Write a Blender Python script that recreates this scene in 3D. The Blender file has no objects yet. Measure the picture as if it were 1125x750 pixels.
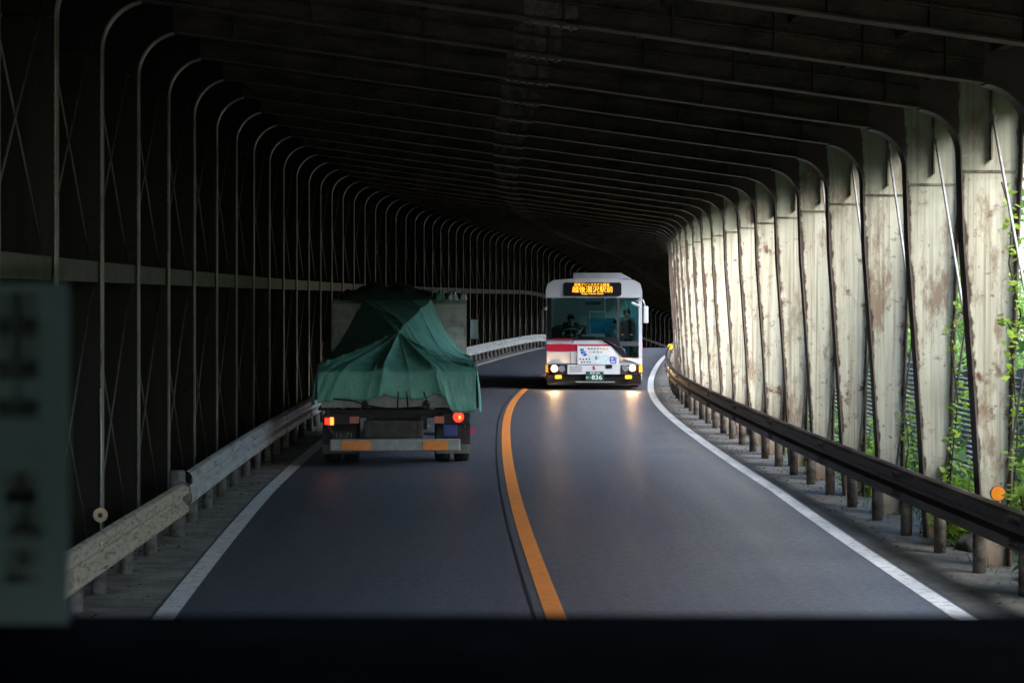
import bpy, bmesh, math, random
from mathutils import Vector, Matrix
R = math.radians
rnd = random.Random(7)
sc = bpy.context.scene
COL = sc.collection

# ------------------------------------------------------------------ camera, sky, sun, exposure
F, EYE, HOR = 2400.0, 2.40, 326.0          # focal length in photo pixels (1125 wide), eye height, horizon row
cam_data = bpy.data.cameras.new("camera")
cam = bpy.data.objects.new("camera", cam_data); COL.objects.link(cam)
cam.location = (0, 0, EYE); cam.rotation_euler = (R(90), 0, 0)
cam_data.sensor_width = 36.0; cam_data.lens = F / 1125 * 36
cam_data.shift_y = -(375 - HOR) / 1125
cam_data.clip_start = 0.05; cam_data.clip_end = 3000
cam_data.dof.use_dof = True; cam_data.dof.focus_distance = 45; cam_data.dof.aperture_fstop = 8
sc.camera = cam
SUN_EL, SUN_AZ = 38, 125                     # azimuth clockwise from +Y (the view direction)
world = bpy.data.worlds.new("World"); sc.world = world; world.use_nodes = True
wn = world.node_tree; wn.nodes.clear()
sky = wn.nodes.new("ShaderNodeTexSky"); sky.sky_type = 'NISHITA'; sky.sun_disc = False
sky.sun_elevation = R(SUN_EL); sky.sun_rotation = R(SUN_AZ); sky.air_density = 1.0; sky.dust_density = 1.0; sky.ozone_density = 2.5
bgn = wn.nodes.new("ShaderNodeBackground"); bgn.inputs[1].default_value = 0.15
won = wn.nodes.new("ShaderNodeOutputWorld")
wn.links.new(sky.outputs[0], bgn.inputs[0]); wn.links.new(bgn.outputs[0], won.inputs[0])
sl = bpy.data.lights.new("sun", 'SUN'); sl.energy = 1.5; sl.angle = R(50); sl.color = (1, 0.99, 0.98)
so = bpy.data.objects.new("sun", sl); COL.objects.link(so)
sd = Vector((math.sin(R(SUN_AZ)) * math.cos(R(SUN_EL)), math.cos(R(SUN_AZ)) * math.cos(R(SUN_EL)), math.sin(R(SUN_EL))))
so.rotation_euler = sd.to_track_quat('Z', 'Y').to_euler()
sc.view_settings.view_transform = 'Standard'; sc.view_settings.look = 'None'
sc.view_settings.exposure = 2.78; sc.view_settings.gamma = 1
sc.cycles.use_denoising = True
sc.cycles.sample_clamp_indirect = 6
sc.cycles.max_bounces = 8; sc.cycles.diffuse_bounces = 5; sc.cycles.transparent_max_bounces = 12

# ------------------------------------------------------------------ the road's course
KN = [(-400, -.10), (-60, -.10), (0, -.062), (16, -.037), (22, -.030), (28, -.018), (34, -.009), (40, 0), (46, .017), (52, .040),
      (58, .060), (65, .075), (75, .085), (85, .095), (95, .110), (105, .130), (125, .165), (150, .200), (180, .23), (700, .23)]
def slope(t):
    for (a, va), (b, vb) in zip(KN, KN[1:]):
        if t <= b: return va + (vb - va) * (t - a) / (b - a)
    return KN[-1][1]
_T0, _DT = -420.0, 0.5
_X = [0.0]
for i in range(2400): _X.append(_X[-1] + slope(_T0 + (i + .5) * _DT) * _DT)
def _xr(t):
    k = (t - _T0) / _DT; i = int(k); return _X[i] + (_X[i + 1] - _X[i]) * (k - i)
_XO = 0.327 - _xr(16.5)
def xc(t): return _xr(t) + _XO
def elev(t):
    if t < 100: return 0.0
    if t < 120: return -.0018 * (t - 100) ** 2
    return -.72 - .072 * (min(t, 230) - 120)
def P(off, t, z=0.0):
    th = math.atan(slope(t))
    return Vector((xc(t) + off * math.cos(th), t - off * math.sin(th), z + elev(t)))
def head(t): return -math.atan(slope(t))

# ------------------------------------------------------------------ materials
MATS = {}
def nodes(name):
    m = bpy.data.materials.new(name); m.use_nodes = True; nt = m.node_tree
    b = nt.nodes["Principled BSDF"]; MATS[name] = m
    return m, nt, b
def coords(nt, scale=(1, 1, 1), rand=False):
    tc = nt.nodes.new("ShaderNodeTexCoord"); mp = nt.nodes.new("ShaderNodeMapping"); mp.inputs['Scale'].default_value = scale
    if rand:
        oi = nt.nodes.new("ShaderNodeObjectInfo"); mu = nt.nodes.new("ShaderNodeMath"); mu.operation = 'MULTIPLY'; mu.inputs[1].default_value = 37
        ad = nt.nodes.new("ShaderNodeVectorMath"); ad.operation = 'ADD'
        nt.links.new(oi.outputs['Random'], mu.inputs[0]); nt.links.new(tc.outputs['Object'], ad.inputs[0]); nt.links.new(mu.outputs[0], ad.inputs[1])
        nt.links.new(ad.outputs[0], mp.inputs[0])
    else: nt.links.new(tc.outputs['Object'], mp.inputs[0])
    return tc, mp
def noise(nt, mp, scale, detail=6, rough=.6):
    n = nt.nodes.new("ShaderNodeTexNoise"); n.inputs['Scale'].default_value = scale; n.inputs['Detail'].default_value = detail; n.inputs['Roughness'].default_value = rough
    nt.links.new(mp.outputs[0], n.inputs['Vector']); return n
def ramp(nt, src, stops):
    r = nt.nodes.new("ShaderNodeValToRGB"); e = r.color_ramp.elements
    while len(e) < len(stops): e.new(.5)
    for k, (p, c) in enumerate(stops):
        e[k].position = p; e[k].color = (c, c, c, 1) if isinstance(c, (int, float)) else (*c, 1)
    nt.links.new(src, r.inputs[0]); return r
def mix(nt, fac, a, b):
    m = nt.nodes.new("ShaderNodeMix"); m.data_type = 'RGBA'
    for s, v in ((m.inputs[0], fac), (m.inputs[6], a), (m.inputs[7], b)):
        if isinstance(v, (tuple, list)): s.default_value = (*v, 1)
        elif isinstance(v, (int, float)): s.default_value = v
        else: nt.links.new(v, s)
    return m.outputs[2]
def bump(nt, b, src, s=.3, d=.02):
    n = nt.nodes.new("ShaderNodeBump"); n.inputs['Strength'].default_value = s; n.inputs['Distance'].default_value = d
    nt.links.new(src, n.inputs['Height']); nt.links.new(n.outputs[0], b.inputs['Normal'])
def mat(name, c, rough=.6, metal=0, var=.25, scale=6, emit=None, es=0, spec=.5, bmp=0, stretch=(1, 1, 1)):
    """plain surface with a little uneven tone"""
    m, nt, b = nodes(name)
    tc, mp = coords(nt, stretch, True); n = noise(nt, mp, scale)
    r = ramp(nt, n.outputs[0], [(.3, tuple(x * (1 - var) for x in c)), (.7, tuple(min(1, x * (1 + var)) for x in c))])
    nt.links.new(r.outputs[0], b.inputs['Base Color'])
    b.inputs['Roughness'].default_value = rough; b.inputs['Metallic'].default_value = metal; b.inputs['Specular IOR Level'].default_value = spec
    if emit: b.inputs['Emission Color'].default_value = (*emit, 1); b.inputs['Emission Strength'].default_value = es
    if bmp: bump(nt, b, n.outputs[0], bmp)
    return m
def two(name, c1, c2, lo, hi, scale=4, rough=.7, stretch=(1, 1, 1), metal=0, fine=0, bmp=.2, spec=.4):
    m, nt, b = nodes(name)
    tc, mp = coords(nt, stretch, True); n = noise(nt, mp, scale, 8, .65)
    r = ramp(nt, n.outputs[0], [(lo, 0.0), (hi, 1.0)])
    c = mix(nt, r.outputs[0], c1, c2)
    if fine:
        n2 = noise(nt, mp, scale * 14, 3); r2 = ramp(nt, n2.outputs[0], [(.35, 1 - fine), (.65, 1 + fine * .0)])
        mm = nt.nodes.new("ShaderNodeMix"); mm.data_type = 'RGBA'; mm.blend_type = 'MULTIPLY'; mm.inputs[0].default_value = 1
        nt.links.new(c, mm.inputs[6]); nt.links.new(r2.outputs[0], mm.inputs[7]); c = mm.outputs[2]
    nt.links.new(c, b.inputs['Base Color'])
    b.inputs['Roughness'].default_value = rough; b.inputs['Metallic'].default_value = metal; b.inputs['Specular IOR Level'].default_value = spec
    if bmp: bump(nt, b, n.outputs[0], bmp)
    return m

def asphalt():
    m, nt, b = nodes("asphalt"); tc, mp = coords(nt)
    fine = noise(nt, mp, 34, 6, .85); big = noise(nt, mp, .5, 5); tc2, mp2 = coords(nt, (1.6, .06, 1)); streak = noise(nt, mp2, 1.0, 4)
    a = ramp(nt, fine.outputs[0], [(.40, (.046, .050, .065)), (.62, (.165, .178, .215))])
    c = mix(nt, ramp(nt, big.outputs[0], [(.35, 0), (.7, .35)]).outputs[0], a.outputs[0], (.052, .058, .080))
    uv = nt.nodes.new("ShaderNodeUVMap"); uv.uv_map = "course"; sp = nt.nodes.new("ShaderNodeSeparateXYZ"); nt.links.new(uv.outputs[0], sp.inputs[0])
    ab = nt.nodes.new("ShaderNodeMath"); ab.operation = 'ABSOLUTE'; nt.links.new(sp.outputs[0], ab.inputs[0])
    wob = nt.nodes.new("ShaderNodeMath"); wob.operation = 'MULTIPLY_ADD'; wob.inputs[1].default_value = .5; nt.links.new(big.outputs[0], wob.inputs[0]); nt.links.new(ab.outputs[0], wob.inputs[2])
    dv = nt.nodes.new("ShaderNodeMath"); dv.operation = 'DIVIDE'; dv.inputs[1].default_value = 4; nt.links.new(wob.outputs[0], dv.inputs[0])
    tr_ = ramp(nt, dv.outputs[0], [(.16, 0), (.27, .5), (.38, .05), (.52, .05), (.64, .5), (.76, 0)]); c = mix(nt, tr_.outputs[0], c, (.112, .120, .148))
    blot = noise(nt, mp, 7, 5, .75); c = mix(nt, ramp(nt, blot.outputs[0], [(.50, 0), (.60, .55)]).outputs[0], c, (.048, .054, .074))
    mid = noise(nt, mp, 14, 4, .8); c = mix(nt, ramp(nt, mid.outputs[0], [(.54, 0), (.62, .55)]).outputs[0], c, (.165, .175, .205))
    c = mix(nt, ramp(nt, streak.outputs[0], [(.45, 0), (.75, .4)]).outputs[0], c, (.094, .104, .138))
    nt.links.new(c, b.inputs['Base Color'])
    rr = ramp(nt, streak.outputs[0], [(.3, .34), (.7, .46)]); nt.links.new(rr.outputs[0], b.inputs['Roughness'])
    sm_ = ramp(nt, mid.outputs[0], [(.36, .12), (.66, .95)]); nt.links.new(sm_.outputs[0], b.inputs['Specular IOR Level'])
    bump(nt, b, mid.outputs[0], .7, .012)
asphalt()
def shoulder(nm, k):
    m, nt, b = nodes(nm); tc, mp = coords(nt)
    n1 = noise(nt, mp, 2.2, 8, .7); n2 = noise(nt, mp, 30, 4); tc2, mp2 = coords(nt, (.6, 5, 1)); n3 = noise(nt, mp2, 1, 4)
    c = mix(nt, ramp(nt, n1.outputs[0], [(.38, 0), (.62, 1)]).outputs[0], tuple(x * k for x in (.13, .125, .112)), tuple(x * k for x in (.06, .056, .048)))
    c = mix(nt, ramp(nt, n3.outputs[0], [(.55, 0), (.7, .6)]).outputs[0], c, (.05, .047, .04))
    c = mix(nt, ramp(nt, n2.outputs[0], [(.55, 0), (.7, .5)]).outputs[0], c, (.04, .04, .035))
    nt.links.new(c, b.inputs['Base Color']); b.inputs['Roughness'].default_value = .9; bump(nt, b, n2.outputs[0], .6, .015)
shoulder("shoulder", 1); shoulder("shoulder_pale", 2.1)
def paint_line(name, c, worn):
    m, nt, b = nodes(name); tc, mp = coords(nt)
    n = noise(nt, mp, 9, 9, .8); n2 = noise(nt, mp, 1.3, 3)
    r = ramp(nt, n.outputs[0], [(.50, 0), (.64, worn)])
    cc = mix(nt, ramp(nt, n2.outputs[0], [(.3, 0), (.8, .3)]).outputs[0], c, tuple(x * .7 for x in c))
    nt.links.new(mix(nt, r.outputs[0], cc, (.09, .09, .09)), b.inputs['Base Color']); b.inputs['Roughness'].default_value = .6
paint_line("white_line", (.80, .80, .78), .75); paint_line("orange_line", (.80, .27, .05), .35)

def steel_paint(name, base, rust, dirt, split, amount=.5, top=(.06, .055, .035), ragged=False, spec=.5):
    """old paint with rust blotches and runs, grime above the splice height"""
    m, nt, b = nodes(name); tc, mp = coords(nt, (1, 1, 1), True)
    tcs, mps = coords(nt, (9, 3, .5), True)
    n1 = noise(nt, mp, 3.4, 9, .72); n2 = noise(nt, mps, 1.6, 6, .6); n3 = noise(nt, mp, 16, 5)
    c = mix(nt, ramp(nt, n2.outputs[0], [(.42, 0), (.72, .75)]).outputs[0], base, dirt)
    c = mix(nt, ramp(nt, n1.outputs[0], [(.60 - amount * .08, 0), (.67 - amount * .05, 1)]).outputs[0], c, rust)
    c = mix(nt, ramp(nt, n3.outputs[0], [(.64, 0), (.70, .8)]).outputs[0], c, tuple(x * .6 for x in rust))
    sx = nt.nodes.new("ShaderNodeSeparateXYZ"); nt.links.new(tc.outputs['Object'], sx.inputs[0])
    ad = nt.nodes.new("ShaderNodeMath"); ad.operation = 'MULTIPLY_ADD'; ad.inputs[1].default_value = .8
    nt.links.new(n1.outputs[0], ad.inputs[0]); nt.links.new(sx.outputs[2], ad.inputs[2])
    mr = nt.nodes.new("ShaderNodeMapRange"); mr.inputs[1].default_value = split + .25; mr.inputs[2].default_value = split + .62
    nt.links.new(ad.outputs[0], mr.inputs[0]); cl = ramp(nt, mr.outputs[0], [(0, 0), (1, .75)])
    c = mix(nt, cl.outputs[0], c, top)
    lo = nt.nodes.new("ShaderNodeMapRange"); lo.inputs[1].default_value = 1.2; lo.inputs[2].default_value = .35
    nt.links.new(ad.outputs[0], lo.inputs[0]); cl2 = ramp(nt, lo.outputs[0], [(0, 0), (1, .85)])
    c = mix(nt, cl2.outputs[0], c, tuple(x * 1.3 for x in rust))
    if ragged:                                            # long dirty runs below the splice and old moss stains
        tcr, mpr = coords(nt, (22, 3, .35), True); n4 = noise(nt, mpr, 1.2, 5, .6); tcm, mpm = coords(nt, (1, 1, 1), True); n5 = noise(nt, mpm, 1.1, 4, .6)
        c = mix(nt, ramp(nt, n4.outputs[0], [(.50, 0), (.66, .7)]).outputs[0], c, (.23, .19, .12))
        tcb, mpb = coords(nt, (2.2, 1, .7), True); n6 = noise(nt, mpb, 1.5, 9, .75); c = mix(nt, ramp(nt, n6.outputs[0], [(.53, 0), (.62, .75)]).outputs[0], c, (.20, .105, .055))
        c = mix(nt, ramp(nt, n5.outputs[0], [(.52, 0), (.72, .45)]).outputs[0], c, (.30, .30, .19))
    if ragged:                                            # rust creeping in from both edges of the plate
        def M_(op, x, y=None, z=None):
            q = nt.nodes.new("ShaderNodeMath"); q.operation = op
            for k_, v_ in enumerate((x, y, z)):
                if v_ is None: continue
                if isinstance(v_, (int, float)): q.inputs[k_].default_value = v_
                else: nt.links.new(v_, q.inputs[k_])
            return q.outputs[0]
        tce, mpe = coords(nt, (1, 1, .45), True); ne = noise(nt, mpe, 9, 6, .7)
        din = M_('ADD', M_('MULTIPLY_ADD', sx.outputs[2], .058, sx.outputs[0]), -3.985)
        dout = M_('MULTIPLY_ADD', sx.outputs[2], .034, M_('SUBTRACT', 4.20, sx.outputs[0]))
        e = M_('ADD', M_('MINIMUM', din, dout), M_('MULTIPLY', ne.outputs[0], -.16))
        c = mix(nt, ramp(nt, M_('ADD', e, .5), [(.438, 1), (.455, 0)]).outputs[0], c, (.075, .04, .026))
    nt.links.new(c, b.inputs['Base Color']); b.inputs['Roughness'].default_value = .55; b.inputs['Specular IOR Level'].default_value = spec; bump(nt, b, n1.outputs[0], .25)
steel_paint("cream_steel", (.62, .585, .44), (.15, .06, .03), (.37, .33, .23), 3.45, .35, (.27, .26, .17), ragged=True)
steel_paint("flange_steel", (.16, .13, .10), (.06, .028, .016), (.09, .075, .05), 3.3, .9)
steel_paint("wall_steel_shaded", (.024, .021, .014), (.016, .010, .007), (.014, .012, .008), 4.6, .3, (.014, .012, .009), spec=.08)  # near-black: shade on the wall column webs is put into the colour
two("beam_steel", (.13, .10, .055), (.035, .026, .016), .34, .68, 2.6, .6, (1, 1, 2.5), fine=.5, spec=.2)
two("beam_patch", (.20, .17, .10), (.06, .04, .02), .45, .6, 5, .5)
two("deck", (.075, .052, .028), (.022, .016, .011), .30, .70, 2.6, .75, (.35, 2.2, 1), fine=.4)
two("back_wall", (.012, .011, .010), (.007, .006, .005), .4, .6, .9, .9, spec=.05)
two("rail_grey", (.60, .60, .57), (.25, .25, .24), .48, .66, 6, .45, (.6, .3, 2), metal=0, fine=.3)
two("rail_chipped", (.56, .48, .35), (.24, .19, .12), .50, .62, 7, .6, (1, .8, 4), fine=.35)
two("rail_brown", (.080, .055, .040), (.022, .016, .013), .4, .6, 5, .5, (1, .3, 2), fine=.3)
two("post_rust", (.20, .17, .14), (.07, .045, .03), .42, .62, 9, .7, fine=.3)
mat("girt_steel", (.085, .078, .05), .7, 0, .4, 5)
mat("rod_dark", (.14, .12, .09), .6, 0, .4, 6)
mat("rod_lit", (.52, .49, .46), .45, .2, .3, 12)  # daylight catching the open-side rods is put into this pale colour
two("rock", (.12, .11, .10), (.05, .06, .03), .4, .6, 4, .95, bmp=.8)
two("earth", (.07, .075, .03), (.045, .035, .02), .4, .6, .8, .95, fine=.4, bmp=.6)
two("bark", (.10, .075, .05), (.04, .03, .02), .4, .6, 8, .9, (1, 1, .2), bmp=.8)
def leaf(name, c1, c2, tr=.35):
    m, nt, b = nodes(name)
    oi = nt.nodes.new("ShaderNodeTexNoise"); tc, mp = coords(nt); nt.links.new(mp.outputs[0], oi.inputs['Vector']); oi.inputs['Scale'].default_value = 1.7; oi.inputs['Detail'].default_value = 6
    r = ramp(nt, oi.outputs[0], [(.35, c1), (.65, c2)]); nt.links.new(r.outputs[0], b.inputs['Base Color']); b.inputs['Roughness'].default_value = .5
    t = nt.nodes.new("ShaderNodeBsdfTranslucent"); nt.links.new(r.outputs[0], t.inputs[0])
    ms = nt.nodes.new("ShaderNodeMixShader"); ms.inputs[0].default_value = tr
    out = nt.nodes["Material Output"]; nt.links.new(b.outputs[0], ms.inputs[1]); nt.links.new(t.outputs[0], ms.inputs[2]); nt.links.new(ms.outputs[0], out.inputs[0])
leaf("leaf_tree", (.12, .23, .05), (.24, .40, .09), .45); leaf("leaf_woods", (.16, .29, .10), (.28, .44, .17)); leaf("leaf_vine", (.30, .48, .05), (.52, .68, .11), .55); leaf("grass", (.05, .10, .02), (.13, .22, .04))
two("litter", (.20, .13, .06), (.06, .05, .035), .45, .55, 9, .9)
mat("fence_grey", (.18, .195, .215), .5, .2, .25)
mat("orange_reflector", (.85, .26, .02), .35, 0, .1, emit=None); mat("yellow_reflector", (.9, .5, .02), .35)
mat("faded_disc", (.55, .40, .22), .6, 0, .3, 20); mat("dark_hole", (.03, .02, .015), .8)
# vehicles
mat("black_plastic", (.012, .012, .013), .65, 0, .2, spec=.15); mat("dash_black", (.005, .005, .0052), .9, 0, .3, 20, spec=0); mat("cabin_trim", (.05, .05, .055), .8, spec=.1)
mat("bus_band", (.58, .60, .63), .35, 0, .06, 3); mat("bus_white", (.64, .67, .71), .35, 0, .03, 2); mat("bus_grey", (.42, .44, .47), .35, .1, .05, 2); mat("bus_red", (.50, .015, .05), .35, 0, .05)
mat("rubber", (.02, .02, .02), .85); mat("rim_steel", (.35, .35, .36), .4, .6); mat("seat_blue", (.03, .30, .60), .8, 0, .2, 10); mat("curtain_teal", (.10, .50, .62), .8, 0, .25, 9)
mat("interior_grey", (.20, .24, .25), .7); mat("interior_dark", (.03, .04, .04), .7); mat("skin", (.50, .32, .23), .6, 0, .05); mat("hair", (.012, .010, .009), .6)
mat("uniform_dark", (.03, .035, .06), .8); mat("shirt_pale", (.50, .55, .58), .8); mat("glove_white", (.75, .75, .72), .8)
mat("plate_green", (.012, .085, .05), .4, 0, .1); mat("white_mark", (.85, .87, .86), .5, 0, .02); mat("blue_mark", (.03, .12, .55), .5, 0, .05); mat("red_mark", (.45, .02, .08), .5)
mat("black_mark", (.02, .02, .03), .5); mat("orange_mark", (.85, .38, .22), .5, 0, .1); mat("poster", (.78, .80, .83), .5, 0, .06, 9); mat("poster_tint", (.62, .76, .80), .5, 0, .15, 14)
mat("pink_mark", (.72, .40, .44), .5, 0, .1); mat("sign_black", (.012, .012, .02), .3); mat("chrome", (.6, .62, .65), .2, .9, .05)
mat("led_amber", (.9, .4, .05), .5, emit=(1, .42, .02), es=.42); mat("head_lamp", (1, .95, .85), .3, emit=(1, .58, .26), es=120); mat("fog_lamp", (.8, .6, .05), .3, emit=(1, .62, .02), es=.08)
mat("side_lamp", (.9, .35, .03), .3, emit=(1, .33, .02), es=.2); mat("tail_red", (.8, .02, .01), .3, emit=(1, .03, .012), es=.26); mat("tail_orange", (.9, .2, .02), .3, emit=(1, .22, .03), es=.5); mat("lens_amber", (.55, .10, .02), .3)
mat("cabin_fill", (.9, .95, .8), .4, emit=(.85, 1, .8), es=1.5)
two("cab_paint", (.34, .35, .30), (.20, .20, .17), .45, .6, 3, .5); mat("truck_dark", (.030, .026, .026), .7, 0, .4, 8); mat("truck_bed", (.34, .34, .31), .6, 0, .3, 8)
mat("bumper_grey", (.30, .31, .30), .5, 0, .2, 10); mat("reflector_orange", (.80, .24, .02), .4, 0, .12, 12); mat("mud_flap", (.16, .16, .14), .8, 0, .3, 10); mat("truck_panel", (.075, .07, .06), .8, 0, .35, 9); mat("blue_box", (.05, .08, .25), .6)
mat("mirror_glass", (.75, .8, .9), .05, 1, .02); mat("rope_black", (.015, .015, .015), .8); mat("red_tag", (.7, .03, .12), .5)
def tarp():
    m, nt, b = nodes("tarp_green"); tc, mp = coords(nt); n = noise(nt, mp, 3, 6); tc2, mp2 = coords(nt, (2.5, 2, 1.2)); w = noise(nt, mp2, 2.0, 4, .5)
    r = ramp(nt, n.outputs[0], [(.3, (.10, .31, .24)), (.7, (.18, .48, .38))]); nt.links.new(r.outputs[0], b.inputs['Base Color'])
    b.inputs['Roughness'].default_value = .45; bump(nt, b, w.outputs[0], .7, .05)
tarp(); mat("net_dark_green", (.012, .05, .035), .8, 0, .4, 20); mat("rag_white", (.5, .55, .55), .7, 0, .5, 25)
def glass(name, tint, refl=.12, rough=.02):
    m = bpy.data.materials.new(name); m.use_nodes = True; nt = m.node_tree; nt.nodes.clear(); MATS[name] = m
    t = nt.nodes.new("ShaderNodeBsdfTransparent"); t.inputs[0].default_value = (*tint, 1); g = nt.nodes.new("ShaderNodeBsdfGlossy"); g.inputs['Roughness'].default_value = rough
    fr = nt.nodes.new("ShaderNodeFresnel"); fr.inputs[0].default_value = 1.5; ms = nt.nodes.new("ShaderNodeMixShader"); o = nt.nodes.new("ShaderNodeOutputMaterial")
    nt.links.new(fr.outputs[0], ms.inputs[0]); nt.links.new(t.outputs[0], ms.inputs[1]); nt.links.new(g.outputs[0], ms.inputs[2]); nt.links.new(ms.outputs[0], o.inputs[0])
glass("bus_glass", (.60, .74, .73)); glass("lens_clear", (.9, .9, .9))
def film():
    m, nt, b = nodes("notice_film"); tc, mp = coords(nt); n = noise(nt, mp, 12, 3)
    r = ramp(nt, n.outputs[0], [(.3, (.26, .32, .28)), (.7, (.30, .36, .31))]); nt.links.new(r.outputs[0], b.inputs['Base Color']); b.inputs['Roughness'].default_value = .6
    t = nt.nodes.new("ShaderNodeBsdfTranslucent"); nt.links.new(r.outputs[0], t.inputs[0]); ms = nt.nodes.new("ShaderNodeMixShader"); ms.inputs[0].default_value = .5
    nt.links.new(b.outputs[0], ms.inputs[1]); nt.links.new(t.outputs[0], ms.inputs[2]); nt.links.new(ms.outputs[0], nt.nodes["Material Output"].inputs[0])
film(); mat("notice_ink", (.16, .20, .18), .7)
glass("notice_rim_film", (.75, .8, .72))

# ------------------------------------------------------------------ mesh helpers
class MB:
    def __init__(s): s.v = []; s.f = []; s.sm = []
    def add(s, vs, fs, smooth=False):
        k = len(s.v); s.v += [tuple(v) for v in vs]; s.f += [tuple(i + k for i in f) for f in fs]; s.sm += [smooth] * len(fs); return s
    def box(s, c, d, rot=None, bev=0):
        bm = bmesh.new(); bmesh.ops.create_cube(bm, size=1); bmesh.ops.scale(bm, vec=d, verts=bm.verts)
        if bev: bmesh.ops.bevel(bm, geom=bm.edges[:], offset=bev, segments=2, affect='EDGES', profile=.5)
        M = Matrix.Translation(c) @ (rot.to_4x4() if rot else Matrix.Identity(4))
        bmesh.ops.transform(bm, matrix=M, verts=bm.verts); return s.bm(bm)
    def bm(s, bm, smooth=False):
        bm.verts.index_update(); s.add([v.co for v in bm.verts], [[v.index for v in f.verts] for f in bm.faces], smooth); bm.free(); return s
    def tube(s, pts, r, n=8, cap=True):
        pts = [Vector(p) for p in pts]; rs = r if isinstance(r, (list, tuple)) else [r] * len(pts); vs = []; fs = []
        for i, p in enumerate(pts):
            d = (pts[min(i + 1, len(pts) - 1)] - pts[max(i - 1, 0)]).normalized()
            a = Vector((0, 0, 1)) if abs(d.z) < .9 else Vector((1, 0, 0)); u = d.cross(a).normalized(); w = d.cross(u)
            for k in range(n):
                an = 2 * math.pi * k / n; vs.append(p + (u * math.cos(an) + w * math.sin(an)) * rs[i])
        for i in range(len(pts) - 1):
            for k in range(n): fs.append((i * n + k, i * n + (k + 1) % n, (i + 1) * n + (k + 1) % n, (i + 1) * n + k))
        if cap: fs.append(tuple(range(n))[::-1]); fs.append(tuple((len(pts) - 1) * n + k for k in range(n)))
        return s.add(vs, fs, True)
    def prism(s, poly, axis, a, b):
        """extrude a 2D outline along an axis (0,1,2) from a to b"""
        def put(p, h): q = list(p); q.insert(axis, h); return q
        n = len(poly); vs = [put(p, a) for p in poly] + [put(p, b) for p in poly]
        fs = [tuple(range(n)), tuple(range(n, 2 * n))[::-1]] + [(i, (i + 1) % n, (i + 1) % n + n, i + n) for i in range(n)]
        return s.add(vs, fs)
    def obj(s, name, m, parent=None, loc=(0, 0, 0), rz=0):
        me = bpy.data.meshes.new(name); me.from_pydata(s.v, [], s.f); me.polygons.foreach_set("use_smooth", s.sm)
        bm = bmesh.new(); bm.from_mesh(me); bmesh.ops.recalc_face_normals(bm, faces=bm.faces); bm.to_mesh(me); bm.free()
        me.materials.append(MATS[m]); return link(name, me, parent, loc, rz)
def link(name, me, parent=None, loc=(0, 0, 0), rz=0):
    o = bpy.data.objects.new(name, me); COL.objects.link(o); o.parent = parent; o.location = loc; o.rotation_euler = (0, 0, rz); return o
def tag(o, label=None, cat=None, group=None, kind=None):
    for k, v in (("label", label), ("category", cat), ("group", group), ("kind", kind)):
        if v: o[k] = v
    return o
def thing(name, label, cat, loc=(0, 0, 0), rz=0, group=None):
    return tag(link(name, None, None, loc, rz), label, cat, group)
def ts(a, b, step):
    n = max(1, int(round((b - a) / step))); return [a + (b - a) * i / n for i in range(n + 1)]
def sweep(prof, a, b, step, closed=False, smooth=False, mb=None, drift=0):
    mb = mb or MB(); T = ts(a, b, step); n = len(prof); vs = []; fs = []
    for t in T: vs += [P(o - drift * max(0, 21.8 - t), t, z) for o, z in prof]
    for i in range(len(T) - 1):
        for k in range(n if closed else n - 1):
            q = (k + 1) % n; fs.append((i * n + k, i * n + q, (i + 1) * n + q, (i + 1) * n + k))
    if closed: fs.append(tuple(range(n))); fs.append(tuple((len(T) - 1) * n + k for k in range(n))[::-1])
    return mb.add(vs, fs, smooth)
def disc(mb, c, r, ny=-1, th=.01, n=20, inner=0):
    """round plate facing -Y"""
    poly = [(c[0] + r * math.cos(2 * math.pi * k / n), c[2] + r * math.sin(2 * math.pi * k / n)) for k in range(n)]
    return mb.prism(poly, 1, c[1] - th, c[1])
def rbox(mb, c, d, bev=.02, rot=None): return mb.box(c, d, rot, bev)
def text(name, s, size, m, parent, loc, depth=.004, rz=0, align='CENTER', width=None, mirror=False, off_=.012):
    cu = bpy.data.curves.new("t", 'FONT'); cu.body = s; cu.size = size; cu.extrude = depth; cu.align_x = align; cu.align_y = 'CENTER'; cu.resolution_u = 3
    cu.offset = size * off_
    o = bpy.data.objects.new("t", cu); COL.objects.link(o); dg = bpy.context.evaluated_depsgraph_get(); dg.update()
    me = bpy.data.meshes.new_from_object(o.evaluated_get(dg)); bpy.data.objects.remove(o); bpy.data.curves.remove(cu)
    xs = [v.co.x for v in me.vertices]; k = 1
    if width and xs: k = width / (max(xs) - min(xs))
    me.transform(Matrix.Diagonal((-k if mirror else k, 1, 1, 1))); me.transform(Matrix.Rotation(R(90), 4, 'X'))
    me.materials.clear(); me.materials.append(MATS[m]); me.name = name
    return link(name, me, parent, loc, rz)

# ------------------------------------------------------------------ the setting: terrain, road, markings
T0, T1 = 6.2, 172.0
gp = [(-600, 260), (-120, 62), (-30, 22), (-9, 8.2), (-5.4, 5.0), (-4.75, -.06), (-3.4, -.03), (4.6, -.03), (5.4, -.10), (6.3, -.45), (9, -2.2), (16, -5), (30, -8), (48, -5), (95, 20), (200, 62), (700, 90)]
tag(sweep(gp, -400, 690, 6, smooth=True).obj("ground", "earth"), kind="structure")
ROADP = [(-3.16, 0), (-1.5, 0), (0, 0), (1.5, 0), (3.40, 0)]; rdo = sweep(ROADP, -120, 230, .8).obj("road", "asphalt"); tag(rdo, kind="structure")
_T = ts(-120, 230, .8); uvl = rdo.data.uv_layers.new(name="course")
for lp in rdo.data.loops: uvl.data[lp.index].uv = (ROADP[lp.vertex_index % 5][0], _T[lp.vertex_index // 5])
def near(t): return .065 * max(0, min(1, (27 - t) / 10.5))          # the carriageway narrows a little towards the mouth
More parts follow.
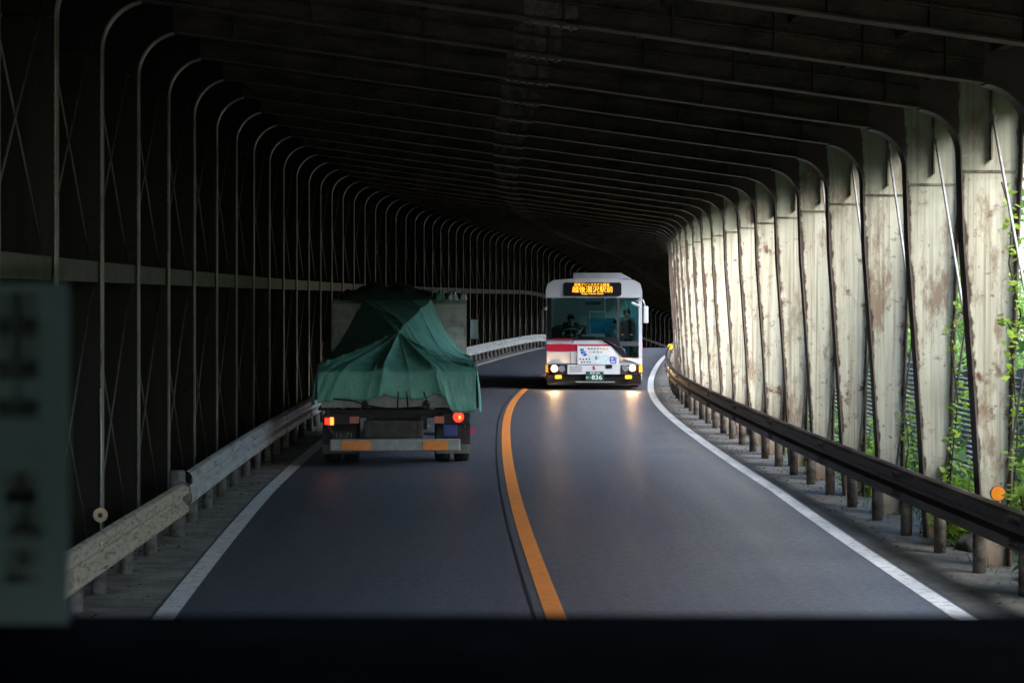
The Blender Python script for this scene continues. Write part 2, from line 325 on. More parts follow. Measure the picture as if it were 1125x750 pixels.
def verge(name, m, pts, k):
    mb = MB(); T = ts(-120, 230, .7); n = len(pts); vs = [P(o - (k * near(t) if i == (0 if k > 0 else n - 1) else 0), t, z) for t in T for i, (o, z) in enumerate(pts)]
    mb.add(vs, [(n * i + j, n * i + j + 1, n * i + n + j + 1, n * i + n + j) for i in range(len(T) - 1) for j in range(n - 1)]); tag(mb.obj(name, m), kind="structure")
verge("shoulder_left", "shoulder_pale", [(-4.70, .02), (-3.9, .008), (-3.15, .0025)], -1.5); verge("shoulder_right", "shoulder", [(3.37, .0025), (4.0, .006), (4.75, -.02)], 3.2)
def marking(name, m, a, b, t0=-60, t1=200):
    k = 1.0 if a > 1 else .5 if a < -1 else 0; mid_ = (a + b) / 2
    mb = MB(); T = ts(t0, t1, .7); vs = [P(o - mid_ * near(t) * k, t, .004) for t in T for o in (a, b)]
    mb.add(vs, [(2 * i, 2 * i + 1, 2 * i + 3, 2 * i + 2) for i in range(len(T) - 1)]); tag(mb.obj(name, m), kind="structure")
marking("edge_line_left", "white_line", -3.12, -2.95); marking("edge_line_right", "white_line", 3.18, 3.34); marking("centre_line", "orange_line", -.075, .075)
mat("tar", (.018, .018, .020), .5, 0, .4, 6)
tag(sweep([(-.175, .003), (-.150, .003)], -20, 60, .7).obj("road_seam", "tar"), kind="structure")

# ------------------------------------------------------------------ the snow shed
shed = thing("snow_shed", "long steel snow shed over the road, one side walled, the other open columns", "snow shed", P(0, 0))
shed.location = (0, 0, 0)
def zu(off): return 4.12 + .135 * (3.1 - off)          # underside of the sloping roof beams
BD = .36
sweep([(-4.75, zu(-4.75) + BD), (4.46, zu(4.46) + BD), (4.46, zu(4.46) + BD + .14), (-4.75, zu(-4.75) + BD + .14)], T0, T1, .75, True).obj("roof_deck", "deck", shed)
wv = [(-4.50, -.2), (-4.50, 5.503), (-4.74, 5.535), (-4.74, -.2)]
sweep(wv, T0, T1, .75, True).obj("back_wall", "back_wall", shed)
sweep([(4.36, zu(4.36) + .19), (4.42, zu(4.42) + .19), (4.42, zu(4.42) + BD - .005), (4.36, zu(4.36) + BD - .005)], T0, T1, .75, True).obj("eaves_beam", "flange_steel", shed)
sweep([(-3.905, 2.53), (-3.868, 2.53), (-3.868, 2.71), (-3.905, 2.71)], T0, T1, .75, True).obj("wall_girt", "girt_steel", shed)
sweep([(4.30, 1.42), (4.36, 1.42), (4.36, 1.50), (4.30, 1.50)], T0, 60, .75, True).obj("outer_girt", "flange_steel", shed) if False else None
for off in (-3.2, -2.1, -1.0, .9, 1.9, 2.75, 3.5):
    z = zu(off) + BD - .10
    sweep([(off - .04, z), (off + .04, z), (off + .04, z + .09), (off - .04, z + .09)], T0, T1, .75, True).obj("purlin", "beam_steel", shed)

def arc(cx, cz, r, a0, a1, n=9): return [(cx + r * math.cos(R(a0 + (a1 - a0) * k / n)), cz + r * math.sin(R(a0 + (a1 - a0) * k / n))) for k in range(n + 1)]
# inner outline, from the foot of the open side column to the foot of the wall side column
RA = .42
inner_r = [(3.99, -.05), (3.90, 1.5), (3.80, 2.9), (3.775, 3.66)]
hr = arc(3.775 - RA, 3.662, RA, 0, 82)
inner_l = [(-3.85, -.05), (-3.85, 2.0), (-3.85, 4.57)]
hl = arc(-3.85 + .44, 4.575, .44, 180, 102)
outer_r = [(4.20, -.05), (4.23, 1.5), (4.28, 2.9), (4.32, 3.66)]
def plate(mb, path, w, th, side):
    """flange: a strip of width w (along the road) following a path in the frame's plane"""
    vs = []; n = len(path)
    for i, (o, z) in enumerate(path):
        a = path[max(i - 1, 0)]; b = path[min(i + 1, n - 1)]; d = Vector((b[0] - a[0], b[1] - a[1])).normalized(); nn = Vector((-d.y, d.x)) * side * th
        for (oo, zz) in ((o, z), (o + nn.x, z + nn.y)):
            vs += [(oo, -w / 2, zz), (oo, w / 2, zz)]
    fs = []
    for i in range(n - 1):
        k = i * 4; q = k + 4; fs += [(k, k + 1, q + 1, q), (k + 2, q + 2, q + 3, k + 3), (k, q, q + 2, k + 2), (k + 1, k + 3, q + 3, q + 1)]
    fs += [(0, 2, 3, 1), (4 * n - 4, 4 * n - 3, 4 * n - 1, 4 * n - 2)]
    return mb.add(vs, fs)
def web(mb, pin, pout, th=.012):
    n = len(pin); vs = []
    for (a, b) in zip(pin, pout): vs += [(a[0], -th / 2, a[1]), (b[0], -th / 2, b[1]), (a[0], th / 2, a[1]), (b[0], th / 2, b[1])]
    fs = []
    for i in range(n - 1):
        k = i * 4; q = k + 4; fs += [(k, k + 1, q + 1, q), (k + 2, q + 2, q + 3, k + 3), (k, q, q + 2, k + 2), (k + 1, k + 3, q + 3, q + 1)]
    fs += [(0, 2, 3, 1), (4 * n - 4, 4 * n - 3, 4 * n - 1, 4 * n - 2)]
    return mb.add(vs, fs)
def lerp(path, n):
    L = [0]
    for a, b in zip(path, path[1:]): L.append(L[-1] + math.hypot(b[0] - a[0], b[1] - a[1]))
    out = []
    for k in range(n):
        d = L[-1] * k / (n - 1)
        for i in range(len(path) - 1):
            if d <= L[i + 1] + 1e-9:
                f = (d - L[i]) / (L[i + 1] - L[i]); out.append((path[i][0] + (path[i + 1][0] - path[i][0]) * f, path[i][1] + (path[i + 1][1] - path[i][1]) * f)); break
    return out
def frame_meshes():
    M = {}
    pin = inner_r + hr[1:]; top_o = [(4.42, 3.9), (4.43, zu(4.43) + BD - .01)]
    po = outer_r + top_o
    # column web on the open side: from inner line to outer line, up to the deck
    A = lerp(inner_r, 14); B = [(lerp(outer_r, 14)[i][0], A[i][1]) for i in range(14)]
    w = web(MB(), A, B)
    hin = hr; hout = []
    for i, (o, z) in enumerate(hr):
        f = i / (len(hr) - 1); xo = 4.32 - (4.32 - hr[-1][0]) * max(0, (f - .35) / .65); hout.append((xo, min(3.66 + f * 2.6, zu(xo) + BD - .02))) 
    web(w, hin, hout)
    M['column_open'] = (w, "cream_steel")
    fl = plate(MB(), inner_r[:-1] + hr, .20, .014, 1)
    plate(fl, [(x + .0, z) for x, z in outer_r] + [(4.33, zu(4.33) + BD - .02)], .20, .014, -1)
    M['flange_open'] = (fl, "flange_steel")
    sp = MB(); sp.box((4.04, -.010, 3.52), (.48, .008, .022)); sp.box((4.05, -.04, 3.93), (.014, .07, .62))
    M['splice'] = (sp, "beam_patch")
    A = lerp(inner_l, 8); B = [(-4.28, z) for _, z in A]; w = web(MB(), A, B)
    ho = [(-4.28, min(4.6 + .12 * i, zu(-4.28) + BD - .02)) if i < 5 else (-4.28 + (i - 4) / 5 * (4.28 + hl[-1][0]), zu(-4.28 + (i - 4) / 5 * (4.28 + hl[-1][0])) + BD - .02) for i in range(10)]
    web(w, hl, ho); M['column_wall'] = (w, "wall_steel_shaded")
    fl = plate(MB(), inner_l[:-1] + hl, .13, .014, -1); plate(fl, [(-4.28, -.05), (-4.28, 5.2)], .17, .014, 1)
    for z in [x * .085 + 3.2 for x in range(12)] + [2.58, 2.66]:
        for s in (-.042, .042): fl.box((-3.845, s, z), (.02, .022, .022))
    M['flange_wall'] = (fl, "wall_steel_lit")
    # roof beam
    pts = [hr[-1]] + [(o, zu(o)) for o in (3.0, 1.5, 0, -1.5, -3.0)] + [hl[-1]]
    w = web(MB(), pts, [(o, zu(o) + BD - .015) for o, _ in pts]); plate(w, pts, .18, .014, -1)
    for o in (3.1, 2.45, 1.75, .95, .1, -1.0, -2.0, -2.9): w.box((o, -.05, zu(o) + BD / 2), (.012, .085, BD - .05))
    for a_, b_ in zip(pts[:-1], pts[1:]):
        m_ = ((a_[0] + b_[0]) / 2, (a_[1] + b_[1]) / 2 + .17); L_ = math.hypot(b_[0] - a_[0], b_[1] - a_[1])
        w.box((m_[0], -.03, m_[1]), (L_, .05, .02), Matrix.Rotation(math.atan((a_[1] - b_[1]) / (a_[0] - b_[0])) * -1, 3, 'Y'))
    M['roof_beam'] = (w, "beam_steel")
    w = MB(); rq = random.Random(8)
    for yy in (-.46, -.92, -1.38, -1.84):
        L_ = 8.5 / math.cos(math.atan(.135)); w.box((0, yy, zu(0) + BD - .045), (L_, .03, .085), Matrix.Rotation(math.atan(.135), 3, 'Y'))
    M['deck_rib'] = (w, "deck")
    w = MB()
    for o, ww in ((.0, .42),): w.box((o, -.012, zu(o) + BD / 2), (ww, .014, BD - .07)); w.box((o, 0, zu(o) - .010), (ww, .17, .014), Matrix.Rotation(math.atan(.135), 3, 'Y'))
    for k in range(5):
        for j in (0, 1, 2): w.box((-.16 + k * .08, -.024, zu(0) + .09 + j * .09), (.024, .016, .024))
        for j in (-1, 1): w.box((-.16 + k * .08, j * .05, zu(-.16 + k * .08) - .024), (.026, .026, .014))
    M['splice_plate'] = (w, "beam_patch2")
    return M
two("wall_steel_lit", (.30, .28, .19), (.09, .07, .04), .42, .66, 5, .5, (1, 1, .5), fine=.3)  # paler copy for wall column flanges, light falling on them painted in
two("beam_patch2", (.13, .10, .065), (.045, .03, .018), .45, .58, 9, .5)
FM = frame_meshes(); PITCH = 2.30
def protos():
    d = {}
    for k, (mb, m) in FM.items():
        o = mb.obj(k, m); d[k] = o.data; bpy.data.objects.remove(o)
    return d
PM = protos()
def rods(side):
    mb = MB(); L = PITCH
    if side > 0:
        mb.tube([(4.06, -.03, 4.05), (4.12, -L + .03, .45)], .014, 6); mb.tube([(4.15, .03, .45), (4.10, -L - .03, 4.05)], .011, 6)
        mb.box((4.06, -.03, 4.02), (.04, .05, .12)); 
    else:
        for (a, b) in (((4.75, 2.75)), ((2.5, .15))):
            mb.tube([(-3.93, 0, a), (-3.93, -L, b)], .009, 6); mb.tube([(-3.955, 0, b), (-3.955, -L, a)], .009, 6)
    o = mb.obj("brace_rods", "rod_lit" if side > 0 else "rod_dark"); me = o.data; bpy.data.objects.remove(o); return me
ROD = {1: rods(1), -1: rods(-1)}
# a few extra rods of the wall side hang loose or bent, as steel bars
t = 19.4 - 15 * PITCH; k = 0
while t < T1 - .5:
    if t > T0 + .3:
        fr = link("steel_frame", None, shed, P(0, t), head(t))
        if t < 90: 
            link("open_side_column", PM['column_open'], fr); link("column_flange", PM['flange_open'], fr); link("splice_band", PM['splice'], fr)
            if t > T0 + PITCH: link("brace_rods", ROD[1], fr)
        else:
            link("open_side_column", PM['column_open'], fr); link("column_flange", PM['flange_open'], fr)
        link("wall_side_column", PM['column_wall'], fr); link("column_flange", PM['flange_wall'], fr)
        if t > T0 + PITCH: link("brace_rods", ROD[-1], fr)
        link("roof_beam", PM['roof_beam'], fr); link("deck_rib", PM['deck_rib'], fr); link("splice_plate", PM['splice_plate'], fr)
    t += PITCH

# ------------------------------------------------------------------ guardrails
def wprof(off, z0, z1, face):
    """W-beam section: face = -1 bulges towards -off"""
    h = z1 - z0; pf = [(0, 0), (.035, .05), (.055, .13), (.055, .33), (.012, .45), (.012, .55), (.055, .67), (.055, .87), (.035, .95), (0, 1)]
    front = [(off + face * a, z0 + b * h) for a, b in pf]; back = [(off + face * (a - .012), z0 + b * h) for a, b in reversed(pf)]
    return front + back
def post_mesh(r, h, m, name="post"):
    mb = MB().tube([(0, 0, -.1), (0, 0, h - .01), (0, 0, h)], [r, r, r * .8], 14); o = mb.obj(name, m); me = o.data; bpy.data.objects.remove(o); return me
def guardrail(name, label, off, a, b, z0, z1, face, m, pm, pr, posts, cap=None, drift=0):
    g = thing(name, label, "guardrail"); 
    sweep(wprof(off, z0, z1, face), a, b, .5, True, drift=drift).obj("rail_beam", m, g)
    me = post_mesh(pr, z1 - .13, pm)
    br = MB().box((0, 0, 0), (.10, .09, .18)).obj("b", m); bme = br.data; bpy.data.objects.remove(br)
    jb = MB(); h_ = z1 - z0
    for bz_, bo in ((.23, .058), (.77, .058)): jb.box((face * bo, 0, z0 + bz_ * h_), (.008, .34, h_ * .20))
    for yy in (-.12, -.04, .04, .12):
        for bz_ in (.18, .28, .72, .82): jb.tube([(face * .060, yy, z0 + bz_ * h_), (face * .074, yy, z0 + bz_ * h_)], .011, 6)
    jo = jb.obj("j", m); jme = jo.data; bpy.data.objects.remove(jo); t = a + 2.1
    while t < min(b, 70): link("rail_joint", jme, g, P(off - drift * max(0, 21.8 - t), t), head(t)); t += 4.5
    for t in posts:
        p = link("post", me, g, P(off - face * (.04 + pr) - drift * max(0, 21.8 - t), t), head(t))
        if t < 60: link("bracket", bme, p, (face * (.02 + pr * .5), 0, (z0 + z1) / 2))
    return g
two("post_grey", (.20, .19, .18), (.09, .075, .062), .42, .62, 9, .7, fine=.3)
pr_ = [17.35 + 1.5 * i for i in range(-16, 58)]
guardrail("guardrail", "dark brown guardrail on round rusty posts along the open column side", 3.72, -12, 104, .37, .71, -1, "rail_brown", "post_rust", .057, pr_)
g2 = guardrail("guardrail", "clean grey guardrail along the closed wall, starting at a thick post", -3.42, 22.2, 132, .29, .64, 1, "rail_grey", "post_grey", .057, [23.4 + 1.42 * i for i in range(0, 76)])
g1 = guardrail("guardrail", "chipped beige guardrail with a flared rusty end, nearest on the closed wall side", -3.42, -12, 21.7, .235, .565, 1, "rail_chipped", "post_grey", .062, [16.75 - 1.38 * i for i in range(0, 20)] + [17.75, 19.1, 20.4], drift=.024)
ee = P(-3.40, 21.78); MB().prism([(-.04, .22), (.05, .26), (.065, .40), (.05, .54), (-.04, .58)], 1, -.05, .03).obj("end_piece", "post_rust", g1, ee, head(21.8))
tp = P(-3.50, 22.0); MB().tube([(0, 0, -.1), (0, 0, .62), (0, 0, .66), (0, 0, .665)], [.082, .082, .078, .04], 16).obj("end_post", "post_grey", g2, tp)

# reflectors
def reflector(label, off, t, z, r, m, stem=.12):
    th = thing("road_reflector", label, "reflector", P(off, t, z), head(t)); 
    mb = MB(); disc(mb, (0, -.012, stem + r), r, th=.016); mb.obj("lens", m, th)
    mb = MB(); disc(mb, (0, .0, stem + r), r * 1.1, th=.012); mb.obj("lens_ring", "post_rust", th)
    MB().tube([(0, 0, 0), (0, 0, stem + .01)], .018, 8).obj("stem", "post_rust", th)
reflector("round orange reflector on a short stem above the near end of the dark guardrail", 3.86, 18.4, .62, .060, "orange_reflector", .055)
reflector("small yellow reflector on the dark guardrail where it bends out of sight", 3.72, 76.5, .46, .10, "yellow_reflector", .10)
dd = thing("reflector_disc", "faded round disc with a dark hole hanging on a wall column behind the beige guardrail", "reflector", P(-3.82, 19.28, .50))
mb = MB(); disc(mb, (0, -.10, 0), .063, th=.02); mb.obj("disc", "faded_disc", dd); mb = MB(); disc(mb, (0, -.121, 0), .022, th=.006); mb.obj("hole", "dark_hole", dd)
MB().tube([(0, -.10, .05), (0.005, -.105, .6), (0, -.10, 1.1)], .008, 6).tube([(0, -.10, -.05), (.01, -.10, -.3)], .008, 6).obj("hanger", "rod_lit", dd)

# ------------------------------------------------------------------ plants outside
def leaves(mb, c, n, spread, size, rr, flat=False):
    for _ in range(n):
        d = Vector((rr.gauss(0, 1), rr.gauss(0, 1), rr.gauss(0, 1))); d.normalize(); p = Vector(c) + Vector((d.x * spread[0], d.y * spread[1], d.z * spread[2])) * (rr.random() ** .45)
        s = size * rr.uniform(.6, 1.3); a = Vector((rr.gauss(0, 1), rr.gauss(0, 1), rr.gauss(0, .5))).normalized(); b = a.cross(Vector((rr.gauss(0, .6), rr.gauss(0, .6), 1))).normalized()
        mb.add([p - a * s, p - a * s * .2 + b * s * .5, p + a * s, p - a * s * .2 - b * s * .5], [(0, 1, 2, 3)])
def tree_meshes(seed, h):
    rr = random.Random(seed); tr = MB(); cr = MB()
    pts = [(0, 0, -1)]; x = y = 0
    for i in range(6): x += rr.uniform(-.25, .25); y += rr.uniform(-.25, .25); pts.append((x, y, h * (i + 1) / 7))
    tr.tube(pts, [.26 * (1 - i / 8) for i in range(7)], 9)
    for i in range(22):
        z = h * rr.uniform(.18, .95); an = rr.uniform(0, 6.28); L = rr.uniform(1.2, 2.9) * (1.15 - z / h * .6); bi = min(6, int(z / h * 7)); bp = Vector(pts[bi])
        e = Vector((bp.x + math.cos(an) * L, bp.y + math.sin(an) * L, z + L * .3)); mid = (bp + e) / 2 + Vector((0, 0, .2))
        tr.tube([bp, mid, e], [.08, .05, .02], 6)
        for _ in range(4):
            q = e + Vector((rr.gauss(0, .6), rr.gauss(0, .6), rr.gauss(0, .5))); leaves(cr, q, 90, (.85, .85, .5), .11, rr)
    a = tr.obj("trunk", "bark"); b = cr.obj("crown", "leaf_tree"); r = (a.data, b.data); bpy.data.objects.remove(a); bpy.data.objects.remove(b); return r
TM = [tree_meshes(s, h) for s, h in ((1, 9), (2, 7.5), (3, 10))]
for i, (off, t, k) in enumerate([(10.5, 9, 0), (8.9, 12.5, 1), (9.6, 16, 2), (9.3, 19.5, 0), (9.8, 25, 2), (8.3, 4, 2), (8.2, 7.5, 0), (8.3, 21.5, 1), (9.6, 50, 1), (10.6, 58, 1), (11.8, 68, 1), (13, 80, 1), (15, 96, 1), (17, 112, 1), (10.4, 22, 0), (10.2, 28, 1), (12, 14, 2), (13, 23, 0), (12.5, 33, 2), (19, 26, 2), (18, 38, 0), (24, 46, 2), (30, 60, 0), (33, 74, 2)]):
    th = thing("leafy_tree", "green leafy tree standing outside beyond the open columns", "tree", P(off, t, -2.0 if off < 12 else -4.5), rnd.uniform(0, 6), "trees outside the shed")
    link("trunk", TM[k][0], th); link("crown", TM[k][1], th)
def vine(label, pts, n, spread, size, seed, m="leaf_vine"):
    n = int(n * 1.8); size *= 1.25; spread = tuple(x * 1.25 for x in spread)
    rr = random.Random(seed); th = thing("climbing_vine", label, "vine", pts[0]); q = [Vector(p) - Vector(pts[0]) for p in pts]
    MB().tube(q, .008, 5).obj("stem", "bark", th); mb = MB()
    for a, b in zip(q, q[1:]):
        L = (b - a).length; kk = max(1, int(L / .10))
        for j in range(kk): leaves(mb, a + (b - a) * ((j + rr.random() * .8) / kk) + Vector((rr.gauss(0, .03), rr.gauss(0, .05), 0)), n, spread, size, rr)
    mb.obj("leaves", m, th)
def px(x, y, Z): return Vector(((x - 562) * Z / F, Z, EYE + (HOR - y) * Z / F))
vine("bright green vine climbing the nearest cream column", [px(1112, 560, 19.1), px(1118, 470, 19.1), px(1112, 400, 19.1), px(1121, 345, 19.1), px(1108, 290, 19.1), px(1112, 240, 19.1), px(1100, 200, 19.2)], 4, (.07, .08, .06), .035, 11)
vine("side shoot of vine reaching over the nearest cream column", [px(1118, 375, 18.9), px(1104, 350, 18.9), px(1095, 352, 18.9)], 5, (.05, .06, .04), .035, 12)
vine("green vine between the first and second cream columns", [px(1040, 560, 21), px(1052, 440, 21), px(1044, 380, 21), px(1050, 330, 21)], 4, (.06, .09, .07), .034, 13)
vine("thin green vine between the second and third cream columns", [px(990, 540, 23), px(998, 490, 23), px(994, 455, 23)], 5, (.06, .08, .07), .035, 14)
vine("little clump of leaves hanging under the eaves midway along the columns", [P(4.28, 40.2, 4.15), P(4.05, 40.1, 4.02), P(4.0, 40.1, 3.85)], 9, (.10, .15, .12), .05, 15)
vine("leafy sprig growing out between the bright middle columns", [P(4.25, 41.6, 2.2), P(4.05, 41.5, 2.6), P(4.02, 41.5, 3.0)], 5, (.09, .12, .10), .045, 16)
for i, (x, y, Z, h, lab) in enumerate([(1062, 560, 21.0, .9, "leafy shrub behind the guardrail between the nearest two columns"), (1142, 610, 17.6, 1.15, "leafy shrub at the right edge beside the nearest column"),
        (1035, 560, 22.6, .7, "low shrub between the second and third columns"), (948, 500, 26.5, .9, "bright shrub glowing between the third and fourth columns"), (905, 480, 29.5, .6, "small shrub between the fourth and fifth columns"),
        (1090, 470, 22.5, 1.5, "tall shrub against the outer fence behind the nearest column"), (1010, 470, 25.5, 1.2, "shrub against the outer fence behind the second column")]):
    rr = random.Random(40 + i); b = px(x, y, Z); b.z = -.15; th = thing("leafy_shrub", lab, "shrub", b); st = MB(); lv = MB()
    for _ in range(9):
        e = Vector((rr.gauss(0, .16), rr.gauss(0, .25), h * rr.uniform(.5, 1.1))); st.tube([(0, 0, 0), e * .5 + Vector((0, 0, .05)), e], [.012, .009, .004], 5)
        for f in (.25, .4, .55, .7, .85, 1): leaves(lv, e * f, 16, (.13, .15, .10), .044, rr)
    st.obj("stems", "bark", th); lv.obj("leaves", "leaf_vine" if i != 5 else "leaf_tree", th)
wm = MB(); rr = random.Random(25)
for k in range(1500):
    off = rr.uniform(30, 130); z = (-8 + (off - 30) / 18 * 3) if off < 48 else -5 + (off - 48) * .53
    p = P(off, rr.uniform(-60, 260), z + rr.uniform(0, 3.5)); leaves(wm, p, 26, (2.4, 2.4, 1.8), .42, rr)
tag(wm.obj("woods", "leaf_woods"), "bright green wooded hillside far across the valley beyond the columns", "woods", None, "stuff")
um = MB(); rr = random.Random(15)
for k in range(800):
    p = P(rr.uniform(4.65, 5.35), rr.uniform(11, 70), rr.uniform(.05, .6)); leaves(um, p, 16, (.20, .25, .20), .045, rr)
tag(um.obj("undergrowth", "leaf_tree"), "tangled low green undergrowth between the open columns and the slatted fence", "undergrowth", None, "stuff")
gm = MB(); rr = random.Random(5)
for _ in range(5200):
    t = rr.uniform(11, 62); off = 4.15 + abs(rr.gauss(0, .75)); 
    if rr.random() < .12: off = rr.uniform(3.85, 4.2)
    if off > 5.4: continue
    p = P(off, t, -.05); hh = rr.uniform(.05, .20); d = Vector((rr.gauss(0, .06), rr.gauss(0, .06), hh)); w = Vector((rr.gauss(0, 1), rr.gauss(0, 1), 0)).normalized() * .008
    gm.add([p - w, p + w, p + d * .6 + w * .7, p + d], [(0, 1, 2, 3)])
tag(gm.obj("grass", "grass"), "short weeds and grass growing at the foot of the open columns", "grass", None, "stuff")
lm = MB(); rr = random.Random(77)
for _ in range(2600):
    side = rr.random() < .7; off = rr.uniform(3.42, 4.7) if side else rr.uniform(-3.8, -3.18); t = rr.uniform(14, 60); s_ = rr.uniform(.008, .028); p = P(off, t, .012 if side else .022); a = rr.uniform(0, 6.28)
    d = Vector((math.cos(a), math.sin(a), rr.uniform(-.3, .3))) * s_; w = Vector((-math.sin(a), math.cos(a), rr.uniform(-.3, .3))) * s_ * .6; u_ = Vector((0, 0, rr.uniform(.1, .7) * s_))
    lm.add([p - d, p - w + u_, p + d, p + w + u_], [(0, 1, 2, 3)])
tag(lm.obj("litter", "litter"), "dead leaves and grit scattered along both shoulders", "litter", None, "stuff")
for i, (off, t, s, lab) in enumerate([(4.25, 18.3, .20, "dark rock behind the guardrail beside the nearest column"), (4.2, 20.6, .15, "mossy rock behind the guardrail between the first two columns")]):
    bm = bmesh.new(); bmesh.ops.create_icosphere(bm, subdivisions=3, radius=1)
    for v in bm.verts: v.co *= 1 + .18 * math.sin(v.co.x * 5 + i) * math.cos(v.co.y * 4) + rnd.uniform(-.04, .04); v.co.z *= .7
    bmesh.ops.scale(bm, vec=(s, s * 1.4, s), verts=bm.verts); tag(MB().bm(bm, True).obj("rock", "rock", None, P(off, t, s * .35)), lab, "rock")
fe = thing("slatted_fence", "grey horizontal slatted fence standing outside behind the columns", "fence")
for z in (1.42, .1): sweep([(5.50, z), (5.56, z), (5.56, z + .08), (5.50, z + .08)], 12, 62, 1, True).obj("rail", "fence_grey", fe)
mb = MB()
for k in range(30): z = -.5 + k * .064; sweep([(5.58, z), (5.60, z + .01), (5.60, z + .042), (5.58, z + .035)], 12, 62, 1, True, mb=mb)
mb.obj("slat_panel", "fence_grey", fe); pm = MB().box((0, 0, .5), (.07, .07, 2.2)).obj("p", "fence_grey"); pme = pm.data; bpy.data.objects.remove(pm)
for i in range(26): link("post", pme, fe, P(5.66, 12.5 + 2 * i), head(12.5 + 2 * i))

# ------------------------------------------------------------------ people
def person_mesh(joints, edges, radii, root=0):
    me = bpy.data.meshes.new("body"); me.from_pydata([Vector(j) for j in joints], edges, []); o = bpy.data.objects.new("b", me); COL.objects.link(o)
    m = o.modifiers.new("s", 'SKIN'); m.use_smooth_shade = True
    for i, v in enumerate(me.skin_vertices[0].data): v.radius = (radii[i], radii[i]) if isinstance(radii[i], (int, float)) else radii[i]; v.use_root = (i == root)
    s = o.modifiers.new("u", 'SUBSURF'); s.levels = 1; s.render_levels = 1
    dg = bpy.context.evaluated_depsgraph_get(); dg.update(); r = bpy.data.meshes.new_from_object(o.evaluated_get(dg)); bpy.data.objects.remove(o); return r
def seated_person(label, parent_loc, rz, wrists, m_body, hat=False, hand="skin"):
    """seated figure facing local -Y; the origin is on the seat"""
    th = thing("person", label, "person", parent_loc, rz)
    J = [(0, 0, .08), (0, .02, .22), (0, .02, .40), (0, 0, .54), (0, -.01, .62), (0, -.03, .70), (0, -.04, .80)]
    E = [(0, 1), (1, 2), (2, 3), (3, 4), (4, 5), (5, 6)]; Rr = [(.17, .12), (.155, .11), (.17, .115), (.12, .09), .055, (.075, .09), (.08, .10)]
    for s in (-1, 1):
        k = len(J); w = wrists[0] if s < 0 else wrists[1]; el = ((s * .25 + w[0]) / 2, (-.02 + w[1]) / 2 + .04, min(.52, w[2]) - .12)
        J += [(s * .19, 0, .50), el, w]; E += [(3, k), (k, k + 1), (k + 1, k + 2)]; Rr += [.065, .048, .032]
        # palm and five fingers
        d = Vector((0, -.7, -.1)).normalized(); pk = len(J); J.append(tuple(Vector(w) + d * .07)); E.append((k + 2, pk)); Rr.append(.034)
        for f, (dx, L) in enumerate(((-.03, .06), (-.01, .075), (.01, .07), (.03, .055))):
            a = Vector(J[pk]) + Vector((dx, -.04, 0)); J += [tuple(a), tuple(a + Vector((0, -L * .4, -L * .5)))]; q = len(J) - 2; E += [(pk, q), (q, q + 1)]; Rr += [.010, .008]
        a = Vector(w) + Vector((-s * .045, -.04, .01)); J += [tuple(a), tuple(a + Vector((-s * .01, -.035, -.01)))]; q = len(J) - 2; E += [(pk, q), (q, q + 1)]; Rr += [.011, .009]
        k = len(J); J += [(s * .10, -.05, .07), (s * .13, -.44, .09), (s * .13, -.46, -.36), (s * .13, -.60, -.40)]; E += [(0, k), (k, k + 1), (k + 1, k + 2), (k + 2, k + 3)]; Rr += [.095, .065, .045, .04]
    me = person_mesh(J, E, Rr); me.materials.append(MATS[m_body]); me.materials.append(MATS["skin"]); me.materials.append(MATS[hand])
    for p in me.polygons:
        c = p.center
        if c.z > .60: p.material_index = 1
        elif c.y < min(wrists[0][1], wrists[1][1]) - .0 and c.z > .2: p.material_index = 2
    link("body", me, th)
    bm = bmesh.new(); bmesh.ops.create_uvsphere(bm, u_segments=20, v_segments=14, radius=.105)
    for v in bm.verts: v.co.y *= 1.1; v.co.z *= 1.18
    bmesh.ops.delete(bm, geom=[v for v in bm.verts if v.co.z < -.01 and v.co.y < .03 or (v.co.y < -.06 and v.co.z < .045)], context='VERTS')
    MB().bm(bm, True).obj("hair", "hair" if not hat else "uniform_dark", th, (0, -.035, .80))
    fc = MB().prism([(-.012, .0), (.012, .0), (.006, .045), (-.006, .045)], 1, -.155, -.11).obj("nose", "skin", th, (0, 0, .745))
    MB().box((-.033, -.133, .80), (.026, .01, .010)).box((.033, -.133, .80), (.026, .01, .010)).box((0, -.125, .722), (.045, .008, .008)).obj("face_features", "black_mark", th)
    MB().box((-.088, -.03, .785), (.018, .03, .05), None, .006).box((.088, -.03, .785), (.018, .03, .05), None, .006).obj("ears", "skin", th)
    return th

# ------------------------------------------------------------------ the bus
BT = 56.5; BX = 90 / 42.5; brz = -math.atan(.047)
bus = thing("city_bus", "white city bus with a red stripe and lit headlights driving towards the viewer", "bus", (BX, BT, 0), brz)
S = 42.5
def bz(y): return EYE - (y - HOR) / S
def bx(x): return (x - 652) / S
HW, LEN = 1.25, 9.0
